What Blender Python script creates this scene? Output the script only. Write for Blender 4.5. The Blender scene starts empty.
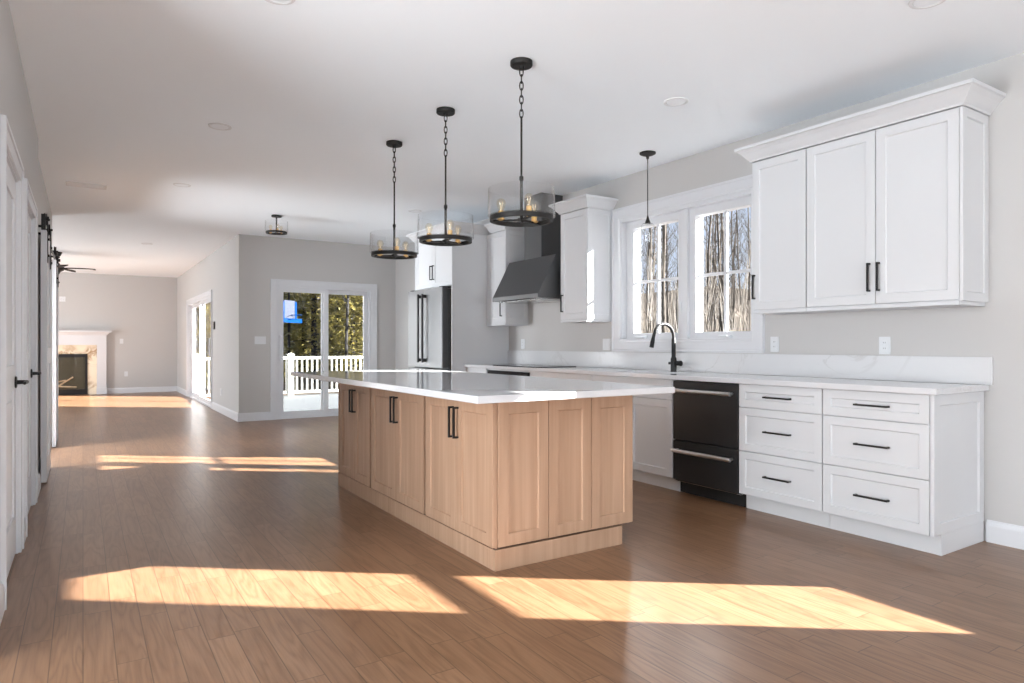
import bpy, bmesh, math, random
from mathutils import Vector, Matrix

C = bpy.context.scene.collection
S = bpy.context.scene
PI = math.pi

# ------------------------------------------------------------------ camera
F_PX = 663.118                                   # focal length in pixels of a 1024 px wide frame
YAW = math.radians(32.9006)
CAM_H = 1.17
cd = bpy.data.cameras.new('camera')
cd.sensor_fit = 'HORIZONTAL'
cd.sensor_width = 36.0
cd.lens = F_PX / 1024 * 36
cd.shift_y = 3.0 / 1024
cd.clip_start = 0.02
cd.clip_end = 500
cam = bpy.data.objects.new('camera', cd)
cam.location = (0, 0, CAM_H)
cam.rotation_euler = (PI / 2, 0, -YAW)
C.objects.link(cam)
S.camera = cam

# ------------------------------------------------------------------ view, sky, sun, added fill lamps
S.view_settings.view_transform = 'Standard'
S.view_settings.look = 'None'
S.view_settings.gamma = 1.0
S.view_settings.use_curve_mapping = False
S.view_settings.exposure = 0.0

world = bpy.data.worlds.new('sky')
S.world = world
world.use_nodes = True
wn, wl = world.node_tree.nodes, world.node_tree.links
wn.clear()
w_out = wn.new('ShaderNodeOutputWorld')
w_bg = wn.new('ShaderNodeBackground')
w_tc = wn.new('ShaderNodeTexCoord')
w_sep = wn.new('ShaderNodeSeparateXYZ')
w_ramp = wn.new('ShaderNodeValToRGB')
w_ramp.color_ramp.elements[0].position = 0.0
w_ramp.color_ramp.elements[0].color = (0.80, 0.88, 1.0, 1)
w_ramp.color_ramp.elements[1].position = 0.45
w_ramp.color_ramp.elements[1].color = (0.36, 0.56, 0.92, 1)
w_noise = wn.new('ShaderNodeTexNoise')
w_noise.inputs['Scale'].default_value = 3.0
w_noise.inputs['Detail'].default_value = 5.0
w_cr = wn.new('ShaderNodeValToRGB')
w_cr.color_ramp.elements[0].position = 0.48
w_cr.color_ramp.elements[1].position = 0.72
w_mix = wn.new('ShaderNodeMixRGB')
w_mix.inputs['Color2'].default_value = (0.95, 0.96, 1.0, 1)
wl.new(w_tc.outputs['Generated'], w_sep.inputs[0])
wl.new(w_sep.outputs['Z'], w_ramp.inputs[0])
wl.new(w_tc.outputs['Generated'], w_noise.inputs['Vector'])
wl.new(w_noise.outputs['Fac'], w_cr.inputs[0])
wl.new(w_cr.outputs[0], w_mix.inputs['Fac'])
wl.new(w_ramp.outputs[0], w_mix.inputs['Color1'])
wl.new(w_mix.outputs[0], w_bg.inputs['Color'])
w_bg.inputs['Strength'].default_value = 1.0
wl.new(w_bg.outputs[0], w_out.inputs['Surface'])

SUN_DIR = Vector((-0.79, 0.615, -0.405)).normalized()      # the way the light travels
sd = bpy.data.lights.new('sun', 'SUN')
sd.energy = 64.0
sd.color = (1.0, 0.98, 0.95)
sd.angle = math.radians(0.5)
so = bpy.data.objects.new('sun', sd)
so.rotation_euler = SUN_DIR.to_track_quat('-Z', 'Y').to_euler()
so.location = (30, -25, 20)
C.objects.link(so)


def area_light(name, loc, direction, sx, sy, power, color=(1, 1, 1)):
    d = bpy.data.lights.new(name, 'AREA')
    d.shape = 'RECTANGLE'
    d.size, d.size_y = sx, sy
    d.energy = power
    d.color = color
    o = bpy.data.objects.new(name, d)
    o.location = loc
    o.rotation_euler = Vector(direction).to_track_quat('-Z', 'Z').to_euler()
    C.objects.link(o)
    return o


# added fill lamps outside unseen windows, standing in for daylight
area_light('rear_fill_lamp', (2.1, -4.85, 1.4), (0, 1, 0.6), 3.6, 2.1, 205, (0.91, 0.96, 1.0))
area_light('foyer_fill_lamp', (-2.95, 1.7, 1.4), (1, 0.3, 0.95), 3.0, 2.1, 400, (0.91, 0.96, 1.0))
area_light('study_fill_lamp', (-2.95, 8.4, 1.5), (1, 0.15, 0.45), 2.4, 2.0, 760, (0.91, 0.96, 1.0))
area_light('living_fill_lamp', (-4.85, 14.5, 1.4), (1, -0.1, 0.4), 4.0, 2.0, 560, (0.93, 0.97, 1.0))
S.cycles.diffuse_bounces = 8
S.cycles.transparent_max_bounces = 24


# ------------------------------------------------------------------ materials
def lin(r, g, b):
    def f(v):
        v /= 255.0
        return v / 12.92 if v <= 0.04045 else ((v + 0.055) / 1.055) ** 2.4
    return (f(r), f(g), f(b), 1)


def newmat(name):
    m = bpy.data.materials.new(name)
    m.use_nodes = True
    nt = m.node_tree
    nt.nodes.clear()
    out = nt.nodes.new('ShaderNodeOutputMaterial')
    return m, nt, nt.nodes, nt.links, out


def principled(name, col, rough=0.5, metal=0.0, spec=0.5, vary=0.0, vscale=6.0, bump=0.0, bscale=80.0, coat=0.0, stretch=None):
    """plain surface with a slight procedural variation of its colour and grain"""
    m, nt, n, l, out = newmat(name)
    p = n.new('ShaderNodeBsdfPrincipled')
    p.inputs['Base Color'].default_value = col
    p.inputs['Roughness'].default_value = rough
    p.inputs['Metallic'].default_value = metal
    p.inputs['Specular IOR Level'].default_value = spec
    p.inputs['Coat Weight'].default_value = coat
    l.new(p.outputs[0], out.inputs['Surface'])
    tc = n.new('ShaderNodeTexCoord')
    mp = n.new('ShaderNodeMapping')
    if stretch:
        mp.inputs['Scale'].default_value = stretch
    l.new(tc.outputs['Object'], mp.inputs[0])
    if vary:
        nz = n.new('ShaderNodeTexNoise')
        nz.inputs['Scale'].default_value = vscale
        nz.inputs['Detail'].default_value = 4
        hs = n.new('ShaderNodeHueSaturation')
        mr = n.new('ShaderNodeMapRange')
        mr.inputs['To Min'].default_value = 1 - vary
        mr.inputs['To Max'].default_value = 1 + vary
        l.new(mp.outputs[0], nz.inputs['Vector'])
        l.new(nz.outputs['Fac'], mr.inputs['Value'])
        l.new(mr.outputs[0], hs.inputs['Value'])
        hs.inputs['Color'].default_value = col
        l.new(hs.outputs[0], p.inputs['Base Color'])
    if bump:
        nb = n.new('ShaderNodeTexNoise')
        nb.inputs['Scale'].default_value = bscale
        nb.inputs['Detail'].default_value = 3
        b = n.new('ShaderNodeBump')
        b.inputs['Strength'].default_value = bump
        b.inputs['Distance'].default_value = 0.002
        l.new(mp.outputs[0], nb.inputs['Vector'])
        l.new(nb.outputs['Fac'], b.inputs['Height'])
        l.new(b.outputs[0], p.inputs['Normal'])
    return m


def thin_glass(name, tint=(1, 1, 1, 1), gain=1.0):
    m, nt, n, l, out = newmat(name)
    t = n.new('ShaderNodeBsdfTransparent')
    t.inputs[0].default_value = tint
    g = n.new('ShaderNodeBsdfGlossy')
    g.inputs['Roughness'].default_value = 0.02
    fr = n.new('ShaderNodeLayerWeight')
    fr.inputs['Blend'].default_value = 0.5
    pw = n.new('ShaderNodeMath')
    pw.operation = 'POWER'
    pw.inputs[1].default_value = 5.0
    l.new(fr.outputs['Facing'], pw.inputs[0])
    mu = n.new('ShaderNodeMath')
    mu.operation = 'MULTIPLY_ADD'
    mu.inputs[1].default_value = 0.9
    mu.inputs[2].default_value = 0.02 * gain
    mu.use_clamp = True
    mx = n.new('ShaderNodeMixShader')
    l.new(pw.outputs[0], mu.inputs[0])
    l.new(mu.outputs[0], mx.inputs[0])
    l.new(t.outputs[0], mx.inputs[1])
    l.new(g.outputs[0], mx.inputs[2])
    l.new(mx.outputs[0], out.inputs['Surface'])
    return m


def emitter(name, col, strength):
    m, nt, n, l, out = newmat(name)
    e = n.new('ShaderNodeEmission')
    e.inputs[0].default_value = col
    e.inputs[1].default_value = strength
    l.new(e.outputs[0], out.inputs['Surface'])
    return m


def mnode(n, l, op, a, b=None, c=None):
    k = n.new('ShaderNodeMath')
    k.operation = op
    for i, v in enumerate((a, b, c)):
        if v is None:
            continue
        if isinstance(v, (int, float)):
            k.inputs[i].default_value = v
        else:
            l.new(v, k.inputs[i])
    return k.outputs[0]


def wood_floor():
    m, nt, n, l, out = newmat('oak_plank_floor')
    p = n.new('ShaderNodeBsdfPrincipled')
    l.new(p.outputs[0], out.inputs['Surface'])
    tc = n.new('ShaderNodeTexCoord')
    sp = n.new('ShaderNodeSeparateXYZ')
    l.new(tc.outputs['Object'], sp.inputs[0])
    W, L = 0.103, 0.72
    u = mnode(n, l, 'DIVIDE', sp.outputs['X'], W)
    row = mnode(n, l, 'FLOOR', u)
    fu = mnode(n, l, 'SUBTRACT', u, row)
    wn1 = n.new('ShaderNodeTexWhiteNoise')
    wn1.noise_dimensions = '1D'
    l.new(row, wn1.inputs['W'])
    off = mnode(n, l, 'MULTIPLY', wn1.outputs['Value'], 7.31)
    v = mnode(n, l, 'ADD', mnode(n, l, 'DIVIDE', sp.outputs['Y'], L), off)
    idx = mnode(n, l, 'FLOOR', v)
    fv = mnode(n, l, 'SUBTRACT', v, idx)
    cmb = n.new('ShaderNodeCombineXYZ')
    l.new(row, cmb.inputs[0])
    l.new(idx, cmb.inputs[1])
    wn2 = n.new('ShaderNodeTexWhiteNoise')
    wn2.noise_dimensions = '2D'
    l.new(cmb.outputs[0], wn2.inputs['Vector'])
    # seams
    eu = mnode(n, l, 'MULTIPLY', mnode(n, l, 'MINIMUM', fu, mnode(n, l, 'SUBTRACT', 1.0, fu)), W)
    ev = mnode(n, l, 'MULTIPLY', mnode(n, l, 'MINIMUM', fv, mnode(n, l, 'SUBTRACT', 1.0, fv)), L)
    e = mnode(n, l, 'MINIMUM', eu, ev)
    seam = n.new('ShaderNodeMapRange')
    seam.inputs['From Min'].default_value = 0.0006
    seam.inputs['From Max'].default_value = 0.0024
    l.new(e, seam.inputs['Value'])
    # grain
    mp = n.new('ShaderNodeMapping')
    mp.inputs['Scale'].default_value = (9.0, 0.9, 1.0)
    addv = n.new('ShaderNodeVectorMath')
    addv.operation = 'MULTIPLY_ADD'
    l.new(wn2.outputs['Color'], addv.inputs[0])
    addv.inputs[1].default_value = (7, 31, 5)
    l.new(tc.outputs['Object'], addv.inputs[2])
    l.new(addv.outputs[0], mp.inputs[0])
    wv = n.new('ShaderNodeTexNoise')
    wv.inputs['Scale'].default_value = 1.3
    wv.inputs['Detail'].default_value = 1.5
    wv.inputs['Distortion'].default_value = 0.4
    l.new(mp.outputs[0], wv.inputs['Vector'])
    rings = mnode(n, l, 'PINGPONG', mnode(n, l, 'MULTIPLY', wv.outputs['Fac'], 15.0), 1.0)
    rings = mnode(n, l, 'POWER', rings, 1.6)
    mp2 = n.new('ShaderNodeMapping')
    mp2.inputs['Scale'].default_value = (150.0, 5.0, 1.0)
    l.new(addv.outputs[0], mp2.inputs[0])
    pores = n.new('ShaderNodeTexNoise')
    pores.inputs['Scale'].default_value = 1.0
    pores.inputs['Detail'].default_value = 2
    l.new(mp2.outputs[0], pores.inputs['Vector'])
    base = n.new('ShaderNodeValToRGB')
    base.color_ramp.elements[0].color = FLOOR_A
    base.color_ramp.elements[1].color = FLOOR_B
    l.new(wn2.outputs['Value'], base.inputs[0])
    dark = n.new('ShaderNodeMixRGB')
    dark.blend_type = 'MULTIPLY'
    dark.inputs['Color2'].default_value = (0.52, 0.45, 0.39, 1)
    gfac = mnode(n, l, 'ADD', mnode(n, l, 'MULTIPLY', rings, 0.52), mnode(n, l, 'MULTIPLY', mnode(n, l, 'SUBTRACT', pores.outputs['Fac'], 0.42), 0.75))
    gfac = mnode(n, l, 'MAXIMUM', gfac, 0.0)
    l.new(gfac, dark.inputs['Fac'])
    l.new(base.outputs[0], dark.inputs['Color1'])
    fin = n.new('ShaderNodeMixRGB')
    fin.inputs['Color1'].default_value = (0.07, 0.035, 0.018, 1)
    l.new(seam.outputs[0], fin.inputs['Fac'])
    l.new(dark.outputs[0], fin.inputs['Color2'])
    l.new(fin.outputs[0], p.inputs['Base Color'])
    ro = n.new('ShaderNodeMapRange')
    ro.inputs['To Min'].default_value = 0.285
    ro.inputs['To Max'].default_value = 0.315
    l.new(pores.outputs['Fac'], ro.inputs['Value'])
    l.new(ro.outputs[0], p.inputs['Roughness'])
    p.inputs['Specular IOR Level'].default_value = 0.55
    return m


def wood_cabinet(name, ca, cb):
    m, nt, n, l, out = newmat(name)
    p = n.new('ShaderNodeBsdfPrincipled')
    l.new(p.outputs[0], out.inputs['Surface'])
    tc = n.new('ShaderNodeTexCoord')
    mp = n.new('ShaderNodeMapping')
    mp.inputs['Scale'].default_value = (34, 34, 1.1)
    l.new(tc.outputs['Object'], mp.inputs[0])
    a = n.new('ShaderNodeTexNoise')
    a.inputs['Scale'].default_value = 1.0
    a.inputs['Detail'].default_value = 4
    a.inputs['Distortion'].default_value = 0.3
    l.new(mp.outputs[0], a.inputs['Vector'])
    mp2 = n.new('ShaderNodeMapping')
    mp2.inputs['Scale'].default_value = (3.2, 3.2, 0.7)
    l.new(tc.outputs['Object'], mp2.inputs[0])
    b = n.new('ShaderNodeTexNoise')
    b.inputs['Scale'].default_value = 1.5
    l.new(mp2.outputs[0], b.inputs['Vector'])
    f = mnode(n, l, 'ADD', mnode(n, l, 'MULTIPLY', a.outputs['Fac'], 0.65), mnode(n, l, 'MULTIPLY', b.outputs['Fac'], 0.35))
    r = n.new('ShaderNodeValToRGB')
    r.color_ramp.elements[0].position = 0.3
    r.color_ramp.elements[0].color = ca
    r.color_ramp.elements[1].position = 0.7
    r.color_ramp.elements[1].color = cb
    l.new(f, r.inputs[0])
    l.new(r.outputs[0], p.inputs['Base Color'])
    p.inputs['Roughness'].default_value = 0.55
    p.inputs['Specular IOR Level'].default_value = 0.4
    return m


def marble(name, base, vein, scale, rough, width=0.035, strength=0.6):
    m, nt, n, l, out = newmat(name)
    p = n.new('ShaderNodeBsdfPrincipled')
    l.new(p.outputs[0], out.inputs['Surface'])
    tc = n.new('ShaderNodeTexCoord')
    nz = n.new('ShaderNodeTexNoise')
    nz.inputs['Scale'].default_value = scale
    nz.inputs['Detail'].default_value = 6
    nz.inputs['Roughness'].default_value = 0.55
    nz.inputs['Distortion'].default_value = 1.2
    l.new(tc.outputs['Object'], nz.inputs['Vector'])
    d = mnode(n, l, 'ABSOLUTE', mnode(n, l, 'SUBTRACT', nz.outputs['Fac'], 0.5))
    mr = n.new('ShaderNodeMapRange')
    mr.inputs['From Min'].default_value = 0.0
    mr.inputs['From Max'].default_value = width
    mr.inputs['To Min'].default_value = 1.0
    mr.inputs['To Max'].default_value = 0.0
    l.new(d, mr.inputs['Value'])
    n2 = n.new('ShaderNodeTexNoise')
    n2.inputs['Scale'].default_value = scale * 0.8
    l.new(tc.outputs['Object'], n2.inputs['Vector'])
    k = n.new('ShaderNodeMapRange')
    k.inputs['From Min'].default_value = 0.45
    k.inputs['From Max'].default_value = 0.7
    l.new(n2.outputs['Fac'], k.inputs['Value'])
    fac = mnode(n, l, 'MULTIPLY', mnode(n, l, 'MULTIPLY', mr.outputs[0], k.outputs[0]), strength)
    mx = n.new('ShaderNodeMixRGB')
    mx.inputs['Color1'].default_value = base
    mx.inputs['Color2'].default_value = vein
    l.new(fac, mx.inputs['Fac'])
    l.new(mx.outputs[0], p.inputs['Base Color'])
    p.inputs['Roughness'].default_value = rough
    return m


def brushed(name, col, rough, metal=1.0):
    m, nt, n, l, out = newmat(name)
    p = n.new('ShaderNodeBsdfPrincipled')
    l.new(p.outputs[0], out.inputs['Surface'])
    tc = n.new('ShaderNodeTexCoord')
    mp = n.new('ShaderNodeMapping')
    mp.inputs['Scale'].default_value = (2, 2, 3)
    l.new(tc.outputs['Object'], mp.inputs[0])
    a = n.new('ShaderNodeTexNoise')
    a.inputs['Scale'].default_value = 1.5
    l.new(mp.outputs[0], a.inputs['Vector'])
    mr = n.new('ShaderNodeMapRange')
    mr.inputs['To Min'].default_value = rough - 0.02
    mr.inputs['To Max'].default_value = rough + 0.02
    l.new(a.outputs['Fac'], mr.inputs['Value'])
    l.new(mr.outputs[0], p.inputs['Roughness'])
    p.inputs['Base Color'].default_value = col
    p.inputs['Metallic'].default_value = metal
    p.inputs['Anisotropic'].default_value = 0.5
    return m


def foliage(name, ca, cb, trans=0.0):
    m, nt, n, l, out = newmat(name)
    p = n.new('ShaderNodeBsdfPrincipled')
    tl = n.new('ShaderNodeBsdfTranslucent')
    ms = n.new('ShaderNodeMixShader')
    ms.inputs[0].default_value = trans
    l.new(p.outputs[0], ms.inputs[1])
    l.new(tl.outputs[0], ms.inputs[2])
    l.new(ms.outputs[0], out.inputs['Surface'])
    tc = n.new('ShaderNodeTexCoord')
    a = n.new('ShaderNodeTexNoise')
    a.inputs['Scale'].default_value = 1.3
    a.inputs['Detail'].default_value = 5
    l.new(tc.outputs['Object'], a.inputs['Vector'])
    r = n.new('ShaderNodeValToRGB')
    r.color_ramp.elements[0].position = 0.35
    r.color_ramp.elements[0].color = ca
    r.color_ramp.elements[1].position = 0.65
    r.color_ramp.elements[1].color = cb
    l.new(a.outputs['Fac'], r.inputs[0])
    l.new(r.outputs[0], p.inputs['Base Color'])
    l.new(r.outputs[0], tl.inputs['Color'])
    p.inputs['Roughness'].default_value = 0.8
    return m


FLOOR_A = (0.212, 0.113, 0.060, 1)
FLOOR_B = (0.266, 0.148, 0.082, 1)
M = {}
M['floor'] = wood_floor()
M['wall'] = principled('greige_wall_paint', lin(189, 188, 187), 0.75, vary=0.012, vscale=1.5, bump=0.05, bscale=220)
M['ceiling'] = principled('white_ceiling_paint', lin(240, 246, 251), 0.8, vary=0.01, vscale=1.2, bump=0.05, bscale=200)
M['trim'] = principled('white_trim_paint', lin(211, 213, 217), 0.4, vary=0.008, vscale=3)
M['cab'] = principled('white_cabinet_paint', lin(205, 207, 210), 0.38, vary=0.008, vscale=3)
M['cabin'] = principled('cabinet_interior_shadow_gap', lin(120, 120, 122), 0.6, vary=0.02)
M['oak'] = wood_cabinet('light_oak_cabinet', lin(161, 129, 104), lin(183, 152, 127))
M['oakshade'] = wood_cabinet('oak_gap_shade', lin(62, 42, 30), lin(78, 54, 38))  # oak darkened to put shade into the gaps around the island doors
M['quartz'] = marble('white_quartz', lin(207, 208, 211), lin(170, 168, 168), 1.6, 0.09, 0.012, 0.35)
M['splash'] = marble('veined_quartz_splash', lin(212, 213, 215), lin(150, 146, 142), 1.3, 0.14, 0.014, 0.4)
M['black'] = principled('matte_black_metal', (0.012, 0.012, 0.013, 1), 0.42, metal=0.3, vary=0.1, vscale=20)
M['iron'] = principled('dark_bronze_iron', (0.025, 0.024, 0.023, 1), 0.5, metal=0.6, vary=0.15, vscale=25)
M['blacksteel'] = brushed('black_stainless', (0.030, 0.031, 0.033, 1), 0.38, 0.5)
M['hoodsteel'] = brushed('hood_dark_steel', (0.115, 0.117, 0.12, 1), 0.40, 0.75)
M['hoodlip'] = brushed('hood_lip_steel', (0.20, 0.203, 0.207, 1), 0.4, 0.75)
M['darkwood'] = principled('dark_stained_blade', (0.022, 0.019, 0.017, 1), 0.7, vary=0.2, vscale=10)
M['steel'] = brushed('stainless_steel', (0.56, 0.565, 0.57, 1), 0.27)
M['fridge'] = brushed('fridge_stainless', (0.27, 0.275, 0.28, 1), 0.36)
M['fridgeside'] = principled('dark_grey_fridge_side', lin(62, 63, 65), 0.5, vary=0.03)
M['chrome'] = principled('polished_handle_steel', (0.82, 0.82, 0.83, 1), 0.28, metal=1.0, vary=0.03)
M['brass'] = principled('brass_socket', (0.78, 0.50, 0.20, 1), 0.35, metal=0.9, vary=0.06, vscale=30)
M['glass'] = thin_glass('window_glass')
M['shade'] = thin_glass('clear_shade_glass', (0.992, 0.994, 0.996, 1), 2.6)
M['bulb'] = thin_glass('amber_bulb_glass', (1.0, 0.96, 0.88, 1), 3.5)
M['filament'] = emitter('glowing_filament', (1.0, 0.86, 0.62, 1), 1.3)
M['blackglass'] = principled('black_ceramic_glass', (0.010, 0.010, 0.012, 1), 0.06, vary=0.05)
M['lens'] = principled('frosted_light_lens', lin(232, 237, 242), 0.5, vary=0.01)
M['goldmarble'] = marble('gold_veined_marble', lin(232, 218, 194), lin(150, 104, 40), 3.4, 0.2, 0.10, 1.0)
M['firebox'] = principled('firebox_brick', (0.055, 0.048, 0.027, 1), 0.85, vary=0.35, vscale=9)
M['log'] = principled('ceramic_fire_log', (0.42, 0.32, 0.21, 1), 0.9, vary=0.4, vscale=16, bump=0.6, bscale=30)
M['plate'] = principled('white_plastic_plate', lin(216, 219, 222), 0.35, vary=0.008)
M['slot'] = principled('outlet_slot_grey', lin(70, 70, 70), 0.5, vary=0.05)
M['deck'] = principled('grey_deck_boards', lin(70, 74, 76), 0.7, vary=0.08, vscale=2.0, stretch=(8, 0.6, 1))
M['vinyl'] = principled('white_vinyl', lin(175, 175, 168), 0.45, vary=0.01)
M['bark'] = principled('grey_brown_bark', (0.046, 0.037, 0.029, 1), 0.9, vary=0.45, vscale=3.5, stretch=(6, 6, 0.6))
M['pinebark'] = principled('dark_pine_bark', (0.009, 0.0075, 0.0065, 1), 0.9, vary=0.4, vscale=4, stretch=(6, 6, 0.7))
M['needle'] = foliage('pine_needles', (0.140, 0.130, 0.036, 1), (0.420, 0.360, 0.110, 1), 0.5)
M['needleb'] = foliage('hemlock_needles', (0.120, 0.115, 0.048, 1), (0.360, 0.310, 0.150, 1), 0.5)
M['brush'] = foliage('dry_brush', (0.022, 0.017, 0.011, 1), (0.060, 0.046, 0.030, 1))
M['litter'] = foliage('leaf_litter', (0.030, 0.021, 0.013, 1), (0.062, 0.046, 0.031, 1))
M['siding'] = principled('white_siding', lin(205, 206, 206), 0.6, vary=0.02)
M['blue'] = principled('blue_padding', (0.0010, 0.020, 0.085, 1), 0.9, spec=0.03, vary=0.1)
M['board'] = principled('grey_white_backboard', lin(54, 58, 70), 0.9, spec=0.03, vary=0.02)
M['rubber'] = principled('dark_gap_rubber', (0.01, 0.01, 0.01, 1), 0.8, vary=0.1)


# ------------------------------------------------------------------ mesh helpers
OFF = {}


class MB:
    def __init__(self):
        self.v, self.f = [], []

    def poly(self, pts):
        i = len(self.v)
        self.v += [tuple(p) for p in pts]
        self.f.append(tuple(range(i, i + len(pts))))

    def box(self, x0, x1, y0, y1, z0, z1):
        if x0 > x1: x0, x1 = x1, x0
        if y0 > y1: y0, y1 = y1, y0
        if z0 > z1: z0, z1 = z1, z0
        i = len(self.v)
        self.v += [(x0, y0, z0), (x1, y0, z0), (x1, y1, z0), (x0, y1, z0), (x0, y0, z1), (x1, y0, z1), (x1, y1, z1), (x0, y1, z1)]
        for q in ((3, 2, 1, 0), (4, 5, 6, 7), (0, 1, 5, 4), (1, 2, 6, 5), (2, 3, 7, 6), (3, 0, 4, 7)):
            self.f.append(tuple(i + k for k in q))
        return self

    def tube(self, pts, r, n=8, caps=True):
        pts = [Vector(p) for p in pts]
        rs = r if isinstance(r, (list, tuple)) else [r] * len(pts)
        i0 = len(self.v)
        up = Vector((0, 0, 1))
        side = None
        for k, p in enumerate(pts):
            t = (pts[min(k + 1, len(pts) - 1)] - pts[max(k - 1, 0)]).normalized()
            if side is None:
                a = up if abs(t.z) < 0.9 else Vector((1, 0, 0))
                side = t.cross(a).normalized()
            else:
                side = (side - t * side.dot(t)).normalized()
            o = t.cross(side)
            for j in range(n):
                ang = 2 * PI * j / n
                self.v.append(tuple(p + (side * math.cos(ang) + o * math.sin(ang)) * rs[k]))
        for k in range(len(pts) - 1):
            for j in range(n):
                a = i0 + k * n + j
                b = i0 + k * n + (j + 1) % n
                self.f.append((a, b, b + n, a + n))
        if caps:
            self.f.append(tuple(i0 + j for j in range(n))[::-1])
            e = i0 + (len(pts) - 1) * n
            self.f.append(tuple(e + j for j in range(n)))
        return self

    def lathe(self, cx, cy, prof, n=32, closed=False):
        """prof: (radius, z) from one end to the other"""
        i0 = len(self.v)
        m = len(prof)
        for (r, z) in prof:
            for j in range(n):
                a = 2 * PI * j / n
                self.v.append((cx + r * math.cos(a), cy + r * math.sin(a), z))
        for k in range(m if closed else m - 1):
            for j in range(n):
                a = i0 + k * n + j
                b = i0 + k * n + (j + 1) % n
                k2 = ((k + 1) % m - k) * n
                self.f.append((a, b, b + k2, a + k2))
        if not closed:
            if prof[0][0] > 1e-5:
                self.f.append(tuple(i0 + j for j in range(n))[::-1])
            if prof[-1][0] > 1e-5:
                e = i0 + (m - 1) * n
                self.f.append(tuple(e + j for j in range(n)))
        return self

    def loft(self, rings, close_ends=True):
        i0 = len(self.v)
        n = len(rings[0])
        for r in rings:
            self.v += [tuple(p) for p in r]
        for k in range(len(rings) - 1):
            for j in range(n):
                a = i0 + k * n + j
                b = i0 + k * n + (j + 1) % n
                self.f.append((a, b, b + n, a + n))
        if close_ends:
            self.f.append(tuple(i0 + j for j in range(n))[::-1])
            e = i0 + (len(rings) - 1) * n
            self.f.append(tuple(e + j for j in range(n)))
        return self

    def build(self, name, mat, parent=None, bevel=0.0, smooth=False, origin=None, link=True):
        if parent is not None:
            off = OFF[parent]
        elif origin is not None:
            off = Vector(origin)
        else:
            xs = [p[0] for p in self.v]; ys = [p[1] for p in self.v]; zs = [p[2] for p in self.v]
            off = Vector(((min(xs) + max(xs)) / 2, (min(ys) + max(ys)) / 2, min(zs)))
        me = bpy.data.meshes.new(name)
        me.from_pydata([tuple(Vector(p) - off) for p in self.v], [], self.f)
        bm = bmesh.new()
        bm.from_mesh(me)
        bmesh.ops.remove_doubles(bm, verts=bm.verts, dist=1e-6) if smooth else None
        bmesh.ops.recalc_face_normals(bm, faces=bm.faces)
        if bevel:
            eds = [e for e in bm.edges if len(e.link_faces) == 2 and e.calc_face_angle(0) > 0.6]
            bmesh.ops.bevel(bm, geom=eds, offset=bevel, segments=2, profile=0.6, affect='EDGES')
        if smooth:
            for f in bm.faces:
                f.smooth = True
            for e in bm.edges:
                if len(e.link_faces) == 2 and e.calc_face_angle(0) > 0.7:
                    e.smooth = False
        bm.to_mesh(me)
        bm.free()
        me.materials.append(M[mat])
        o = bpy.data.objects.new(name, me)
        C.objects.link(o)
        if parent is not None:
            o.parent = parent
        else:
            o.location = off
        OFF[o] = off
        return o


def tag(o, label, cat, group=None, kind=None):
    o['label'] = label
    o['category'] = cat
    if group: o['group'] = group
    if kind: o['kind'] = kind
    return o


def thing(name, label, cat, loc=(0, 0, 0), group=None, kind=None):
    o = bpy.data.objects.new(name, None)
    o.empty_display_size = 0.1
    C.objects.link(o)
    o.location = loc
    OFF[o] = Vector(loc)
    tag(o, label, cat, group, kind)
    return o


def structure(o, label=None, cat=None):
    o['kind'] = 'structure'
    if label: o['label'] = label
    if cat: o['category'] = cat
    return o


def dup(o, loc=None, parent=None, rotz=None, scale=None):
    c = o.copy()
    C.objects.link(c)
    if parent is not None:
        c.parent = parent
    for ch in list(o.children):
        dup(ch, parent=c)
    if loc is not None: c.location = loc
    if rotz is not None: c.rotation_euler = (0, 0, rotz)
    if scale is not None: c.scale = scale
    OFF[c] = Vector(c.location) if parent is None else OFF.get(o, Vector())
    return c


def face_map(kind, pos):
    """maps (u, v, w) = (along, up, outward) onto a wall-parallel face"""
    if kind == '-X': return lambda u, v, w: (pos - w, u, v)
    if kind == '+X': return lambda u, v, w: (pos + w, u, v)
    if kind == '-Y': return lambda u, v, w: (u, pos - w, v)
    if kind == '+Y': return lambda u, v, w: (u, pos + w, v)


def mbox(mb, fm, u0, u1, v0, v1, w0, w1):
    a, b = fm(u0, v0, w0), fm(u1, v1, w1)
    mb.box(a[0], b[0], a[1], b[1], a[2], b[2])


def shaker(mb, fm, u0, u1, v0, v1, t=0.02, frame=0.06, rec=0.009, ch=0.006):
    def ring(i, w):
        return [fm(u0 + i, v0 + i, w), fm(u1 - i, v0 + i, w), fm(u1 - i, v1 - i, w), fm(u0 + i, v1 - i, w)]
    e = 0.0015
    rings = [ring(0, 0), ring(0, t - e), ring(e, t), ring(frame, t), ring(frame + ch, t - rec), ]
    mb.loft(rings)


def pull(fm, u, v, length, vertical, parent, out=0.032, th=0.011, mat='black', name='handle'):
    """square bar pull with two posts"""
    mb = MB()
    h = length / 2
    if vertical:
        mbox(mb, fm, u - th / 2, u + th / 2, v - h, v + h, out - th, out)
        for s in (-1, 1):
            c = v + s * (h - th / 2)
            mbox(mb, fm, u - th / 2, u + th / 2, c - th / 2, c + th / 2, 0, out - th + 0.001)
    else:
        mbox(mb, fm, u - h, u + h, v - th / 2, v + th / 2, out - th, out)
        for s in (-1, 1):
            c = u + s * (h - th / 2)
            mbox(mb, fm, c - th / 2, c + th / 2, v - th / 2, v + th / 2, 0, out - th + 0.001)
    return mb.build(name, mat, parent)


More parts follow.
